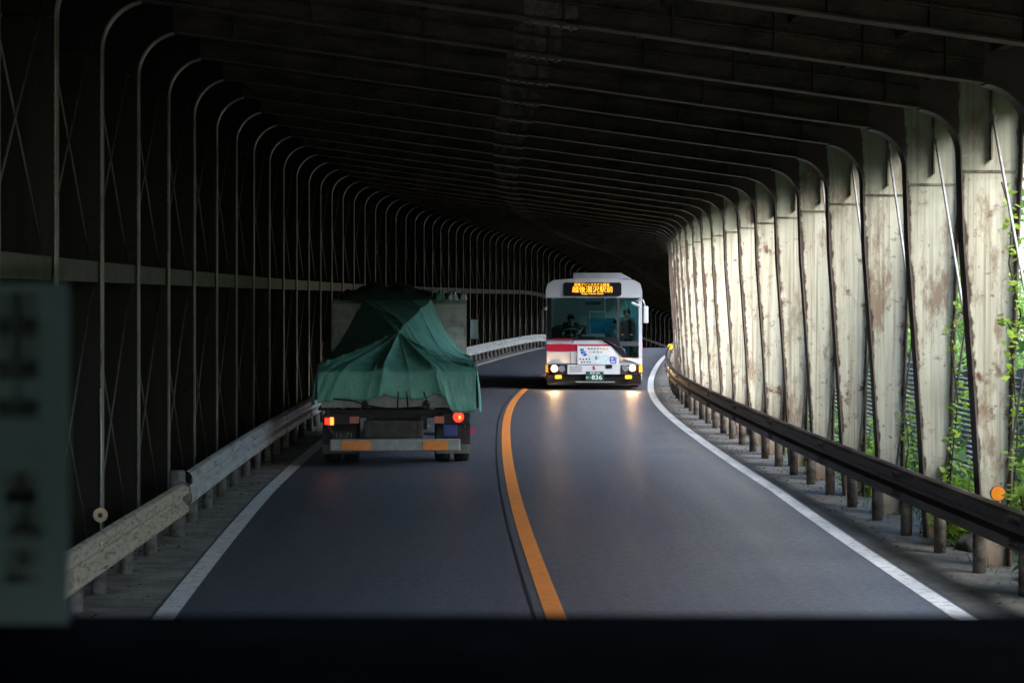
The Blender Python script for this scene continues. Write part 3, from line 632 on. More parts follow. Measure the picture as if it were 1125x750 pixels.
# shell: forehead, roof, sides, rear
def yf(z): return .10 * max(0, (z - .9)) ** 1.3 * .7      # the front leans back a little towards the roof
def strip_front(poly, th=.03, dy=0): return [(x, z) for x, z in poly]
def front_panel(name, poly, m, par=bus, dy=0, th=.035):
    """panel following the leaning front face; poly in (x, z)"""
    n = len(poly); vs = []
    for dd_ in (0, th):
        for x, z in poly:
            edge = max(0, abs(x) - .98) ** 2 * 1.6
            vs.append((x, yf(z) + dy + dd_ + edge, z))
    bm = bmesh.new(); a = [bm.verts.new(v) for v in vs[:n]]; b = [bm.verts.new(v) for v in vs[n:]]
    bm.faces.new(a); bm.faces.new(b[::-1])
    for i in range(n): bm.faces.new((a[i], a[(i + 1) % n], b[(i + 1) % n], b[i]))
    return MB().bm(bm).obj(name, m, par)
def rect(x0, x1, z0, z1, r=0, n=4):
    if not r: return [(x0, z0), (x1, z0), (x1, z1), (x0, z1)]
    out = []
    for cx, cz, a in ((x1 - r, z0 + r, -90), (x1 - r, z1 - r, 0), (x0 + r, z1 - r, 90), (x0 + r, z0 + r, 180)):
        out += [(cx + r * math.cos(R(a + 90 * k / n)), cz + r * math.sin(R(a + 90 * k / n))) for k in range(n + 1)]
    return out
zr = bz(307); zw = bz(327)
prof = [(-1.25, zw), (-1.25, 2.55), (-1.20, 2.74), (-1.05, 2.83), (-.6, 2.87), (.6, 2.87), (1.05, 2.83), (1.20, 2.74), (1.25, 2.55), (1.25, zw)]
fh = MB(); fh.prism(prof, 1, yf(2.6), yf(2.6) + .14)
fh.obj("forehead_panel", "bus_white", bus)
roof = MB(); rp = [(-1.25, 2.30), (-1.25, 2.55), (-1.20, 2.74), (-1.05, 2.83), (-.6, 2.87), (.6, 2.87), (1.05, 2.83), (1.20, 2.74), (1.25, 2.55), (1.25, 2.30), (1.19, 2.30), (1.18, 2.6), (1.0, 2.74), (-1.0, 2.74), (-1.18, 2.6), (-1.19, 2.30)]
roof.prism(rp, 1, .24, LEN); rf = roof.obj("roof", "bus_white", bus)
pod = MB(); pod.prism([(-.54, 2.872), (-.54, bz(299.5)), (.70, bz(299.5)), (.98, 2.872)], 1, .5, 4.2).obj("roof_unit", "bus_band", rf)
MB().prism([(-.86, 2.872), (-.56, bz(302.5)), (-.56, 2.872)], 1, 1.0, 3.9).obj("roof_fairing", "interior_dark", rf)
bodyp = MB()
for s in (-1, 1):
    bodyp.box((s * 1.225, LEN / 2 + .1, .74), (.05, LEN - .2, .98)); 
    for k in range(8):
        bodyp.box((s * 1.225, .34 + k * (LEN - .46) / 7, 1.78), (.05, .10 if k else .10, 1.08))
bodyp.box((0, LEN - .03, 1.4), (2.4, .06, 2.3)); bodyp.box((0, LEN / 2, .36), (2.38, LEN - .2, .06))
bodyp.obj("body", "bus_white", bus)
for s in (-1, 1):
    mb = MB().box((s * 1.258, LEN / 2 + .1, 1.10), (.012, LEN - .3, .16)); mb.obj("side_stripe", "bus_red", bus)
    for k in range(7): MB().box((s * 1.225, .34 + (k + .5) * (LEN - .46) / 7, 1.78), (.01, (LEN - .46) / 7 - .12, 1.06)).obj("side_window", "bus_glass", bus)
zl = bz(373); zb = bz(400); zlow = bz(393)
# windscreen and pillars
front_panel("windscreen", [(-1.12, zl + .02), (.30, zl + .02), (.60, zl - .06), (.60, zw), (-1.12, zw)], "bus_glass", dy=.03, th=.01)
front_panel("door_glass", [(.66, zl - .06), (1.16, zl - .06), (1.16, zw), (.66, zw)], "bus_glass", dy=.03, th=.01)
front_panel("lower_door_glass", [(.68, bz(380)), (1.16, bz(380)), (1.16, zlow), (.90, zlow)], "bus_glass", dy=.03, th=.01)
front_panel("centre_pillar", rect(.60, .66, zl - .07, zw), "interior_dark", dy=.01)
front_panel("pillar", rect(-1.22, -1.10, zl, zw), "interior_dark", dy=.005); front_panel("pillar", rect(1.16, 1.24, zlow, zw), "bus_grey", dy=.005)
front_panel("door_sill", rect(.66, 1.16, bz(380), bz(375)), "interior_dark", dy=.01)
front_panel("diagonal_trim", [(.22, bz(371)), (.60, bz(371)), (.66, bz(374.5)), (.68, bz(380)), (.92, bz(392.6)), (.74, bz(392.6)), (.44, bz(380))], "sign_black", dy=-.004, th=.03)
front_panel("glass_seal", rect(-1.2, .25, bz(373.5), bz(371.5)), "sign_black", dy=.004)
# lower front
front_panel("front_panel", [(-1.23, bz(401)), (1.24, bz(401)), (1.24, zlow + .003), (.745, zlow + .003), (.46, bz(381)), (.2, bz(373.6)), (-1.23, bz(373.6))], "bus_white", dy=.012)
front_panel("grey_band", rect(-1.22, -.44, bz(399.5), bz(386.5)), "bus_band", dy=.004, th=.02)
front_panel("red_stripe", rect(-1.225, -.43, bz(385.3), bz(378)), "bus_red", dy=.002, th=.02)
front_panel("thin_red_line", rect(-.42, .50, bz(379.6), bz(378.3)), "bus_red", dy=.002, th=.02)
front_panel("thin_red_line", rect(-1.2, -.5, bz(373.0), bz(372.0)), "bus_red", dy=-.001, th=.01)
front_panel("grille_panel", rect(bx(623), bx(681), bz(411), bz(400.6)), "bus_white", dy=.0)
front_panel("grille_lid", rect(bx(626), bx(639), bz(409), bz(402)), "bus_grey", dy=-.006, th=.01)
front_panel("bumper", rect(-1.22, 1.22, .12, bz(411) - .002, .04), "black_plastic", dy=-.03, th=.2)
front_panel("bumper_strip", rect(bx(632), bx(675), bz(420), bz(418.8)), "bumper_grey", dy=-.036, th=.01)
front_panel("maker_badge", [(-.03, bz(402)), (.04, bz(402)), (.015, bz(404)), (.05, bz(406)), (-.03, bz(406))], "red_mark", dy=-.008, th=.006)
front_panel("tow_flap", rect(bx(665), bx(672), bz(404.6), bz(400.8), .02), "black_plastic", dy=-.014, th=.012)
for s, xc_, yh_ in ((-1, 608.6, 405), (1, 694.4, 404)):
    hx0, hx1 = (bx(597.5), bx(622.5)) if s < 0 else (bx(681.5), bx(706.5))
    hs = front_panel("headlight_housing", rect(max(hx0, -1.24), min(hx1, 1.24), bz(411), bz(400.8), .03), "sign_black", dy=-.006)
    q = (bx(xc_), -.035, bz(yh_)); mb = MB(); disc(mb, q, .040, th=.012); mb.obj("headlight", "head_lamp", bus)
    q2 = (q[0] + s * -.19, -.03, q[2]); mb = MB(); disc(mb, q2, .085, th=.008); mb.obj("headlight", "chrome", bus)
    front_panel("headlight_ring", rect(q[0] - .10, q[0] + .10, q[2] - .095, q[2] + .095, .09), "chrome", dy=-.015, th=.012)
    ax = (bx(597.6), bx(601.2)) if s < 0 else (bx(701.5), bx(705.8))
    front_panel("side_marker", rect(max(ax[0], -1.25), min(ax[1], 1.25), bz(409), bz(401), .012), "side_lamp", dy=-.025, th=.02)
    fx = bx(613) if s < 0 else bx(690); front_panel("fog_light", rect(fx - .09, fx + .09, bz(416), bz(411.8), .025), "fog_lamp", dy=-.036, th=.012)
for x_ in (-.60, .55): front_panel("panel_gap", rect(x_ - .006, x_ + .006, bz(400.4), bz(386.8)), "black_mark", dy=-.0005 if x_ < 0 else .008, th=.006)
front_panel("panel_gap", rect(-1.2, 1.2, 2.852 - .46, 2.862 - .46), "black_mark", dy=.008, th=.02)
for k_ in range(5): front_panel("bumper_slot", rect(-.30, .55, .17 + k_ * .018, .176 + k_ * .018), "dark_hole", dy=-.034, th=.006)
# number plate
pl = front_panel("number_plate", rect(bx(643.2), bx(662.6), bz(418), bz(408), .01), "plate_green", dy=-.05, th=.008)
text("plate_number", "836", .16, "white_mark", pl, (bx(655.3), -.053, bz(414.6)), .002, 0, width=.27); text("plate_office", "長岡 200", .055, "white_mark", pl, (bx(653), -.053, bz(409.8)), .002, width=.26)
text("plate_mark", "か・", .08, "white_mark", pl, (bx(646.4), -.053, bz(414.8)), .002)
# banner
bn = front_panel("banner", [(bx(634), bz(400)), (bx(679.5), bz(400)), (bx(679.5), bz(393)), (bx(672), bz(382)), (bx(671), bz(380.4)), (bx(634), bz(380.4))], "poster", dy=-.018, th=.008)
front_panel("banner_tint", rect(bx(645), bx(668), bz(399), bz(389), .08), "poster_tint", bn, dy=-.020, th=.002)
yb = -.024 + .0
def mk(name, x, y, w, h, m, par=bn, r=0, dy=-.023): return front_panel(name, rect(bx(x) - w / 2, bx(x) + w / 2, bz(y) - h / 2, bz(y) + h / 2, r), m, par, dy=dy, th=.002)
for x, y, w, h in ((639, 384, .10, .05), (640.5, 386.5, .13, .04), (642.5, 389.3, .09, .06), (639.2, 387.6, .04, .05)): mk("blue_emblem", x, y, w, h, "blue_mark", r=.015)
for i in range(7): mk("heading_mark", 646.5 + i * 3.3, 382.9, .052, .036, "orange_mark" if i > 3 else "interior_grey"); 
for i in range(4): mk("heading_mark", 648 + i * 4.2, 386.6, .05, .035, "pink_mark" if i < 1 or i > 2 else "interior_grey")
for i in range(4): mk("small_mark", 637 + i * 3.4, 394.2 + .3 * (i % 2), .028, .045, "black_mark"); mk("small_mark", 638.6 + i * 3.1, 397.6, .036, .034, "black_mark")
mk("figure_print", 654.5, 393, .06, .10, "interior_grey", r=.02)
for x, y, w, h in ((672.4, 392.2, .13, .022), (670.3, 395.0, .03, .13), (674.3, 394.2, .03, .11), (672.5, 395.5, .13, .022), (673.6, 398.4, .15, .026), (676.2, 395.5, .026, .15)): mk("blue_logo", x, y, w, h, "blue_mark")
# destination display
dsp = front_panel("destination_display", rect(bx(618.3), bx(682.3), bz(325.2), bz(310.2), .06), "sign_black", dy=-.03 + (yf(2.6) - yf(bz(318))), th=.02)
yd = yf(bz(318)) - .045
text("display_text", "越後湯沢駅前", .175, "led_amber", dsp, (bx(650.5), yd, bz(318.4)), .002, width=44.5 / S, off_=0)
text("display_text", "苗場プリンスホテル経由", .085, "led_amber", dsp, (bx(649.7), yd, bz(312.9)), .002, width=38.5 / S, off_=0)
text("display_text", "Echigo-Yuzawa Station", .065, "led_amber", dsp, (bx(650.5), yd, bz(322.5)), .002, width=24 / S, off_=0)
# mirrors, wipers, wheels
def mirror(x, z, w, h, m, arm):
    o = MB(); rbox(o, (x, -.22, z), (w, .10, h), .03); q = o.obj("wing_mirror", m, bus); MB().tube(arm, .018, 8).obj("mirror_arm", m, q); return q
mirror(bx(708.8), bz(345.5), .13, .44, "bus_white", [(bx(708), -.2, bz(336)), (bx(706), -.25, bz(330)), (bx(701), -.05, bz(329.5)), (bx(696), .1, bz(331))])
mirror(bx(595.4), bz(352), .08, .60, "interior_dark", [(bx(595.5), -.2, bz(346)), (bx(597), -.22, bz(338)), (bx(601), .1, bz(336))])
rbox(MB(), (bx(599.2), -.18, bz(338.8)), (.09, .09, .10), .03).obj("round_mirror", "chrome", bus)
rbox(MB(), (bx(698), -.05, bz(334.5)), (.26, .10, .07), .02, Matrix.Rotation(R(25), 3, 'Y')).obj("kerb_mirror", "bus_white", bus)
for a, b in (((bx(628), bz(377)), (bx(640), bz(360))), ((bx(680), bz(382)), (bx(660), bz(372)))): MB().tube([(a[0], yf(a[1]) - .03, a[1]), ((a[0] + b[0]) / 2, yf(1.4) - .04, (a[1] + b[1]) / 2 + .02), (b[0], yf(b[1]) - .02, b[1])], .012, 6).obj("wiper", "black_mark", bus)
for yy in (2.0, 6.6):
    for s in (-1, 1):
        w = MB(); w.tube([(s * .93, yy, .46), (s * .95, yy, .46), (s * 1.17, yy, .46), (s * 1.19, yy, .46)], [.42, .46, .46, .42], 28); wo = w.obj("wheel", "rubber", bus)
        MB().tube([(s * 1.17, yy, .46), (s * 1.205, yy, .46)], [.26, .22], 20).obj("rim", "rim_steel", wo)
# cabin
MB().box((0, LEN / 2 + .2, .395), (2.36, LEN - .8, .02)).obj("cabin_floor", "interior_grey", bus)
db = MB(); db.prism([(.22, .40), (.22, 1.30), (.40, 1.36), (.62, 1.22), (.66, .40)], 0, -1.15, .45); db.obj("dashboard", "interior_dark", bus)
sw = MB(); n = 28; c = Vector((-.60, .72, 1.42)); tilt = Matrix.Rotation(R(-38), 3, 'X')
ring = [c + tilt @ Vector((.24 * math.cos(2 * math.pi * k / n), .24 * math.sin(2 * math.pi * k / n), 0)) for k in range(n + 1)]; sw.tube(ring, .017, 8, False)
for a in (30, 150, 270): sw.tube([c, c + tilt @ Vector((.23 * math.cos(R(a)), .23 * math.sin(R(a)), 0))], .012, 6)
sw.tube([c, c + Vector((0, -.2, -.3))], .03, 8); sw.obj("steering_wheel", "shirt_pale", bus)
def seat(x, y, m="seat_blue", z=.40):
    s = MB(); rbox(s, (x, y, z + .42), (.44, .46, .12), .04); rbox(s, (x, y + .25, z + .82), (.44, .10, .72), .04); s.box((x, y, z + .18), (.3, .3, .36)); s.obj("seat", m, bus)
seat(-.62, 1.30, "interior_dark", .55)
for y in (2.3, 3.1, 3.9, 4.7, 5.5, 6.3, 7.1):
    for x in (-.95, -.5, .5, .95): seat(x, y, "interior_dark" if x < 0 else "seat_blue")  # left seats coloured dark to paint in the gloom on the driver's side
MB().box((-.12, 1.75, 1.2), (.03, .03, 1.7)).box((.28, 2.2, 1.5), (.03, .03, 2.2)).box((.62, 1.6, 1.5), (.03, .03, 2.2)).box((.1, 1.75, 2.0), (.5, .03, .03)).obj("grab_pole", "chrome", bus)
MB().box((.15, 2.05, 1.62), (.70, .02, .42)).obj("partition_screen", "seat_blue", bus)
cm = MB()
for y in (1.5, 2.9, 4.3): 
    T = [(1.16 + .02 * math.sin(k * 1.3), y + k * .05) for k in range(13)]
    cm.prism(T + [(a + .01, b) for a, b in reversed(T)], 2, 1.25, 2.35)
cm.obj("curtain", "curtain_teal", bus)
MB().box((.98, 2.3, 1.55), (.36, .03, 1.5)).obj("door_screen", "curtain_teal", bus)
for x, y in ((0.0, 2.4), (0.0, 4.6), (.55, 1.4)): MB().box((x, y, 2.70), (.5, .16, .04)).obj("cabin_fill", "cabin_fill", bus)  # unseen glowing panels added to brighten the bus interior
MB().box((-.02, .42, 2.24), (.42, .10, .10), None, .03).obj("inner_mirror", "interior_grey", bus)
MB().box((-.14, .36, 1.39), (.34, .16, .05)).obj("paper_tray", "white_mark", bus)
def in_bus(x, y, z): return Matrix.Translation((BX, BT, 0)) @ Matrix.Rotation(brz, 4, 'Z') @ Vector((x, y, z))
seated_person("driver in dark uniform and white gloves holding the bus steering wheel", in_bus(-.62, 1.28, 1.03), brz, ((-.20, -.42, .42), (.20, -.42, .42)), "uniform_dark", True, "glove_white")
seated_person("passenger in a pale shirt seated behind the bus windscreen centre", in_bus(.50, 2.26, .90), brz, ((-.12, -.36, .22), (.12, -.36, .22)), "shirt_pale")
seated_person("dark-haired passenger in dark clothes behind the bus door glass", in_bus(.86, 1.75, 1.18), brz, ((-.12, -.36, .22), (.12, -.36, .22)), "uniform_dark")
seat(.86, 1.78, "seat_blue", .68)

# ------------------------------------------------------------------ the truck
TT = 31.0; TX = (435.5 - 562) / (F / TT); trz = math.atan(.045); TS = F / TT
truck = thing("flatbed_truck", "small flatbed truck driving away with red tail lights and a tarpaulined load", "truck", (TX, TT, 0), trz)
def tz(y): return EYE - (y - HOR) / TS
def tx(x): return (x - 435.5) / TS
ch = MB(); ch.box((-.38, 4, .62), (.10, 8, .20)).box((.38, 4, .62), (.10, 8, .20))
for y in (.3, 1.5, 3, 4.5, 6): ch.box((0, y, .62), (.7, .08, .16))
ch.box((0, .12, .74), (2.0, .10, .12)); ch.obj("chassis", "truck_dark", truck)
bed = MB(); bed.box((0, 2.45, .87), (2.12, 4.9, .08)); 
for s in (-1, 1): bed.box((s * 1.065, 2.45, 1.12), (.04, 4.9, .42))
bed.box((0, 4.88, 1.4), (2.12, .05, 1.0)); bed.obj("bed", "truck_bed", truck)
tg = MB(); tg.box((0, -.02, 1.04), (2.14, .035, .40)); 
for x in (-.72, -.24, .24, .72): tg.box((x, -.045, 1.04), (.03, .02, .38))
tgo = tg.obj("tailgate", "truck_bed", truck)
for x in (-.45, .42):
    hg = MB(); rbox(hg, (x, -.06, .86), (.10, .06, .10), .015); hg.tube([(x - .03, -.07, .90), (x + .03, -.07, .90)], .035, 10); hg.obj("hinge", "truck_dark", tgo)
rb = MB(); rbox(rb, (tx(433.5), -.12, tz(488)), (143 / TS, .08, .17), .02); rbo = rb.obj("rear_bumper", "bumper_grey", truck)
for x0, x1 in ((375, 407), (464, 491)):
    MB().box((tx((x0 + x1) / 2), -.166, tz(488.2)), ((x1 - x0) / TS, .012, .135), None, .004).obj("reflector_strip", "reflector_orange", rbo)
ub = MB(); rbox(ub, (tx(432), .05, tz(471)), (65 / TS, .25, .24), .02)
for i in range(9): ub.box((tx(404 + i * 7), -.08, tz(471)), (.02, .02, .20))
ub.obj("tool_box", "truck_panel", truck)
for s in (-1, 1):
    xx = tx(356.5 + 5) if s < 0 else tx(503)
    hl_ = MB(); rbox(hl_, (s * .83, -.03, .67), (.42, .08, .17), .02); ho_ = hl_.obj("light_housing", "truck_dark", truck)
    MB().box((s * .60, -.074, .66), (.14, .012, .10), None, .004).obj("indicator_lens", "lens_amber", ho_)
    if s < 0:
        MB().box((tx(359.5), -.078, tz(462)), (.075, .02, .10), None, .008).obj("tail_light", "tail_red", truck); MB().box((tx(364.5), -.078, tz(462)), (.055, .02, .11), None, .008).obj("tail_light", "tail_orange", truck)
    else:
        mb = MB(); disc(mb, (tx(503), -.072, tz(457.5)), .078, th=.02); mb.obj("tail_light", "tail_red", truck); MB().box((tx(504.5), -.096, tz(458)), (.035, .01, .05), None, .004).obj("tail_light", "tail_orange", truck)
    fx_ = tx(372) if s < 0 else tx(498); fw = 38 / TS
    MB().box((fx_, .42, .38), (fw, .02, .46)).obj("mud_flap", "truck_dark", truck); MB().box((fx_, .405, .215), (fw, .012, .13)).obj("flap_plate", "mud_flap", truck)
    for j, yy in enumerate((1.05, 7.1)):
        for q in ((.66, .94) if j == 0 else (.92,)):
            w = MB(); w.tube([(s * (q - .11), yy, .40), (s * (q - .09), yy, .40), (s * (q + .09), yy, .40), (s * (q + .11), yy, .40)], [.36, .40, .40, .36], 26); wo = w.obj("wheel", "rubber", truck)
            MB().tube([(s * (q + .08), yy, .40), (s * (q + .112), yy, .40)], [.22, .18], 16).obj("rim", "rim_steel", wo)
    MB().box((s * 1.0, .72, .80), (.24, 1.1, .04)).obj("wheel_guard", "truck_dark", truck)
MB().box((tx(494), .0, tz(471.5)), (.20, .12, .19), None, .01).obj("side_box", "blue_box", truck)
npl = MB().box((tx(377.5), -.02, tz(478)), (.30, .012, .12)).obj("number_plate", "truck_dark", truck)
text("plate_number", "11-71", .10, "mud_flap", npl, (tx(377.5), -.028, tz(478)), .002, width=.22)
mb = MB(); disc(mb, (tx(471), -.06, tz(467)), .03, th=.02); mb.obj("reversing_lamp", "bumper_grey", truck)
MB().box((tx(519), .1, tz(474)), (.07, .02, .07), Matrix.Rotation(R(45), 3, 'Y')).obj("warning_tag", "red_tag", truck)
lc = MB()
for x_ in (-1.0, -.5, 0, .5, 1.0): lc.box((x_, -.05, 1.12), (.05, .03, .09))
lc.obj("latch", "truck_dark", tgo)
for s_ in (-1, 1): MB().tube([(s_ * .98, -.05, .82), (s_ * .98, -.05, .60), (s_ * .90, -.05, .45)], .014, 6).obj("stay_rod", "rod_dark", truck)
MB().tube([(.2, .2, .52), (.2, -.02, .47), (.24, -.05, .44)], .03, 10).obj("exhaust_pipe", "truck_dark", truck)
# cab
cb = MB(); cw = 1.11
cb.prism([(4.98, .55), (4.98, 2.28), (5.05, 2.34), (6.7, 2.36), (7.0, 2.25), (7.35, 1.5), (7.4, .55)], 0, -cw, cw); cab = cb.obj("cab", "cab_paint", truck)
MB().box((-1.113, 6.4, 1.72), (.01, .8, .6)).obj("side_window", "sign_black", cab); MB().box((1.113, 6.4, 1.72), (.01, .8, .6)).obj("side_window", "sign_black", cab)
MB().box((0, 7.2, 1.85), (1.9, .02, .6), Matrix.Rotation(R(-25), 3, 'X')).obj("windscreen", "sign_black", cab)
for s, z0, z1, w in ((-1, 1.62, 1.92, .10), (1, 1.66, 2.02, .15)):
    o = MB(); rbox(o, (s * 1.28, 6.7, (z0 + z1) / 2), (w, .08, z1 - z0), .02); q = o.obj("wing_mirror", "truck_dark", truck)
    MB().box((s * 1.28, 6.655, (z0 + z1) / 2), (w - .02, .006, z1 - z0 - .03), Matrix.Rotation(R(8 * s), 3, 'Z')).obj("mirror_glass", "mirror_glass", q); MB().tube([(s * 1.1, 6.9, z1 - .03), (s * 1.28, 6.72, z1 - .03)], .012, 6).obj("mirror_arm", "truck_dark", q)

def in_truck(v): return Matrix.Translation((TX, TT, 0)) @ Matrix.Rotation(trz, 4, 'Z') @ Vector(v)
# tarpaulin over the load: rear face with folds radiating from a peak, ridge up to the cab, hanging skirts
HWT = 1.12
def ridge(v): return 1.88 + (v - 2.0) * .16 if v > 2 else 1.88
def folds(an):
    rg = lambda k, p, e: (1 - abs(math.sin(an * k + p))) ** e
    return .045 * rg(3.1, .3, 5) + .034 * rg(5.3, 1.9, 6) + .022 * rg(8.7, .9, 5) + .014 * rg(13.1, 2.2, 4) - .03
def tent(u, v):
    fw = .52 * max(0, min(1, (v - 2) / 2.9)) * (1.0 if u > 0 else 1.1); a0 = abs(u) / HWT; a = max(0, abs(u) - fw) / (HWT - fw); t = 1 - a; rear = 1.43 + .225 * v - .05 * math.exp(-v / .12); side = 1.43 + (ridge(max(v, 2)) - 1.43) * (t ** (1.25 if u > 0 else 1.0))
    z = min(rear, side)
    an = math.atan2(u - .02, max(2.05 - v, .02)); rad = math.hypot(u - .02, 2.05 - v)
    if rear < side + .02:
        w = min(1, rad / .5); z += w * 1.5 * folds(an)
        z -= .04 * math.sin(math.pi * min(1, v / 2))
    else:
        z -= .07 * math.sin(math.pi * t) * (1 if u > 0 else .3); z += .006 * math.sin((v - u * 1.2) * 9) + .03 * (1 - abs(math.sin((v * .55 + u * 1.5) * 3.2 + 1))) ** 4 + .025 * (1 - abs(math.sin(u * 5 + v * 1.1))) ** 5
    return z
NU, NV = 240, 150; vs = []; fs = []
for j in range(NV + 1):
    for i in range(NU + 1): u = -HWT + 2 * HWT * i / NU; v = 4.95 * (j / NV) ** 1.15; vs.append((u, v - .06, tent(u, v)))
for j in range(NV):
    for i in range(NU): a = j * (NU + 1) + i; fs.append((a, a + 1, a + NU + 2, a + NU + 1))
tb = MB(); tb.add(vs, fs, True)
def skirt(base, outd, length, n=12, ff=None):
    vs = []; fs = []; m = len(base)
    for k in range(n + 1):
        f = k / n
        for i, b in enumerate(base):
            L = length(i / (m - 1)); q = Vector(b) + Vector((0, 0, -L * f)); o = outd(i); fold = (ff(i, f) if ff else (.03 * math.sin(i * .20 + 1.6 * math.sin(i * .07)) + .015 * math.sin(i * .47))) * f ** .5
            q += Vector(o) * (.012 + (.055 if ff else .03) * math.sin(f * 1.9) + fold); vs.append(q)
    for k in range(n):
        for i in range(m - 1): a = k * m + i; fs.append((a, a + 1, a + m + 1, a + m))
    tb.add(vs, fs, True)
row = [vs[i] for i in range(NU + 1)]
def rear_fold(i, f=0):
    u = -HWT + 2 * HWT * i / NU; return folds(math.atan2(u - .02, 2.1 + .55 * f)) * (1.7 - .5 * f)
def rl(f): return .37 + .07 * (1 - f) ** 2 + (.0 if f < .80 else .20 * min(1, (f - .80) / .05)) + .008 * math.sin(f * 22)
skirt(row, lambda i: (0, -1, 0), rl, 12, rear_fold)
for s in (0, NU):
    colm = [vs[j * (NU + 1) + s] for j in range(NV + 1)]; skirt(colm, lambda i, s=s: ((-1 if s == 0 else 1), 0, 0), lambda f, s=s: .46 + (.12 if s else 0) + .05 * math.sin(f * 30))
to = tb.obj("tarpaulin", "tarp_green", None, (TX, TT, 0), trz); so_ = to.modifiers.new("t", 'SOLIDIFY'); so_.thickness = .004
tag(to, "creased green tarpaulin tented over the load on the truck bed", "tarpaulin")
# ropes over the tarpaulin
rp_ = thing("lashing_rope", "black lashing ropes tying the green tarpaulin down to the truck tailgate", "rope", (TX, TT, 0), trz)
for pts in ([(-.42, -.10, 1.03), (-.47, -.09, .84)], [(.02, -.10, 1.06), (.01, -.09, .78)], [(.14, -.10, 1.06), (.16, -.09, .8)], [(.38, -.10, 1.06), (.46, -.09, .84)], [(-1.02, -.11, .98), (-.6, -.11, .93), (-.30, -.10, .83)], [(-.45, -.10, .87), (-.1, -.11, .82), (.4, -.1, .85)]):
    MB().tube(pts, .011, 6).obj("rope_strand", "rope_black", rp_)
# folded net and bags on the cab roof
nb = MB()
def blanket(mb, x0, x1, y0, y1, z, h, sd, n=36):
    rr = random.Random(sd); ph = [rr.uniform(0, 6) for _ in range(6)]; vs = []; fs = []
    for j in range(n + 1):
        for i in range(n + 1):
            a = i / n; b = j / n; e = (math.sin(math.pi * a) * math.sin(math.pi * b)) ** .35
            vs.append((x0 + (x1 - x0) * a, y0 + (y1 - y0) * b, z + e * h * (.8 + .14 * math.sin(a * 19 + ph[0]) + .10 * math.sin(b * 23 + ph[1] + a * 6) + .10 * math.sin(a * 41 + ph[2]) * math.sin(b * 17 + ph[3]))))
    for j in range(n):
        for i in range(n): a = j * (n + 1) + i; fs.append((a, a + 1, a + n + 2, a + n + 1))
    k = len(vs); vs += [(x0, y0, z - .002), (x1, y0, z - .002), (x1, y1, z - .002), (x0, y1, z - .002)]; fs.append((k, k + 1, k + 2, k + 3)); return mb.add(vs, fs, True)
tag(blanket(nb, -.98, .58, 4.95, 6.3, 2.35, .30, 3).obj("folded_net", "net_dark_green", None, (TX, TT, 0), trz), "dark green folded net bundled on the roof of the truck cab", "net")
for i, (x0, w, h, m, lab) in enumerate([(.60, .16, .20, "tarp_green", "green bundled bag on the cab roof beside the folded net"), (.78, .20, .17, "rag_white", "pale crumpled bag on the cab roof, in the middle of three"), (1.0, .12, .16, "rag_white", "small pale bag at the outer corner of the cab roof")]):
    tag(blanket(MB(), x0, x0 + w, 5.0, 5.35, 2.35, h, 20 + i, 14).obj("bundled_bag", m, None, (TX, TT, 0), trz), lab, "bag")

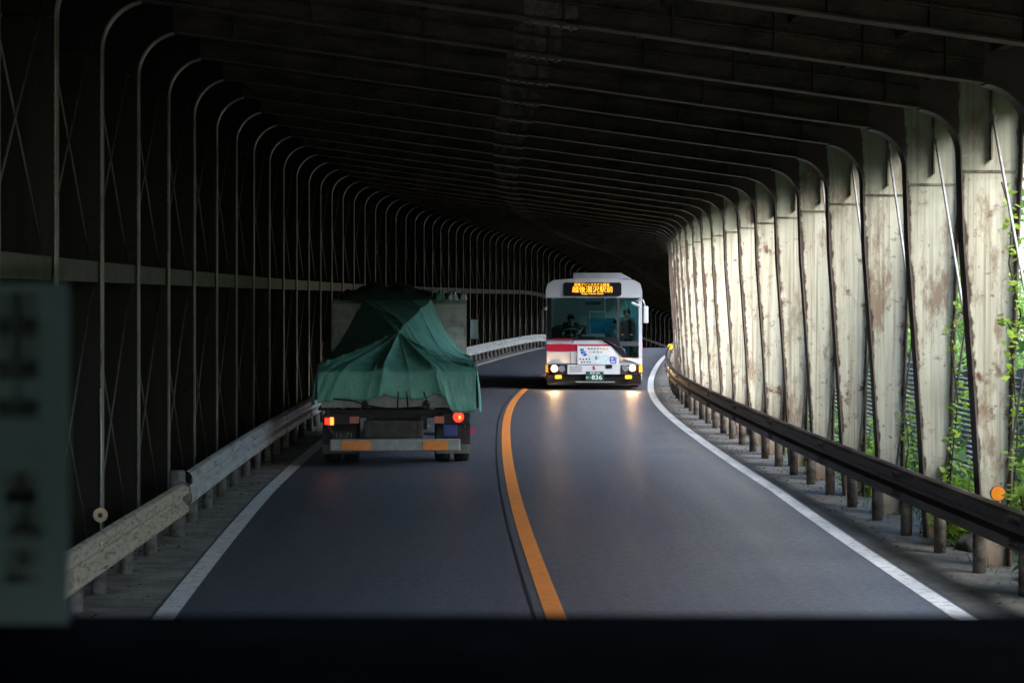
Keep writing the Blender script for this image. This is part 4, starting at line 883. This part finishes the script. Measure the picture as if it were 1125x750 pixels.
# ------------------------------------------------------------------ the vehicle the picture is taken from
dz_ = EYE - (677 - HOR) / F * 1.535
dsh = thing("vehicle_cabin", "dark vehicle cabin the view is taken from, its black dashboard along the bottom edge", "vehicle cabin", (0, 1.3, 1.0))
dm = MB(); dm.prism([(-.42, 0), (-.42, dz_ - 1.05), (-.36, dz_ - 1.005), (.24, dz_ - 1.0), (.285, dz_ - 1.006), (.31, dz_ - 1.03), (.32, 0)], 0, -1.15, 1.15); dm.obj("dashboard", "dash_black", dsh)
MB().box((0, -1.15, 2.02), (2.5, 3.3, .06)).obj("cabin_roof", "cabin_trim", dsh); MB().box((0, -2.8, .95), (2.5, .06, 2.1)).obj("rear_wall", "cabin_trim", dsh)
MB().box((0, -1.2, -.10), (2.5, 3.2, .06)).obj("cabin_floor", "cabin_trim", dsh); MB().box((0, .36, 1.83), (2.3, .03, .30), Matrix.Rotation(R(12), 3, 'X')).obj("sun_visor", "cabin_trim", dsh)
for s_ in (-1, 1):
    w_ = MB(); w_.box((s_ * 1.24, -1.2, .45), (.05, 3.2, 1.1)).box((s_ * 1.24, -1.2, 1.84), (.05, 3.2, .3)); 
    for y_ in (.34, -1.0, -2.7): w_.box((s_ * 1.24, y_, 1.35), (.05, .12, .74))
    w_.obj("side_panel", "cabin_trim", dsh)
nt_ = thing("windscreen_notice", "dim green translucent notice sheet with blurred dark characters, standing at the left edge", "notice", (0, 1.5, 0))
NS = F / 1.5
def nx(x): return (x - 562) / NS
def nz(y): return EYE + (HOR - y) / NS
MB().box((nx(75) - .15, 0, (nz(310) + dz_) / 2), (.30, .0016, nz(310) - dz_)).obj("sheet", "notice_film", nt_)
MB().box((nx(69) - .15, .0, nz(300)), (.30, .0012, nz(290) - nz(310) - .002)).obj("clear_margin", "notice_rim_film", nt_)
def glyph(cx, cy, s, seed):
    rr = random.Random(seed); ink = MB()
    for (a, b, c_, d) in ((-.4, .35, .4, .35), (-.3, .1, .35, .1), (0, .45, 0, -.4), (-.4, -.15, .4, -.15), (-.25, -.15, -.38, -.42), (.2, -.15, .4, -.42), (-.35, -.38, .35, -.38)):
        if rr.random() < .85: p = Vector((nx(cx) + a * s, -.003, nz(cy) + b * s)); q = Vector((nx(cx) + c_ * s, -.003, nz(cy) + d * s)); ink.box((p + q) / 2, ((abs(q.x - p.x) + .0045), .0008, abs(q.z - p.z) + .0045))
    ink.obj("printed_character", "notice_ink", nt_)
for k, (cx, cy, s) in enumerate(((20, 345, .030), (20, 392, .030), (20, 436, .028), (24, 536, .022), (28, 575, .022), (26, 620, .024), (-40, 350, .03), (-40, 400, .03), (-40, 560, .03))): glyph(cx, cy, s, k)
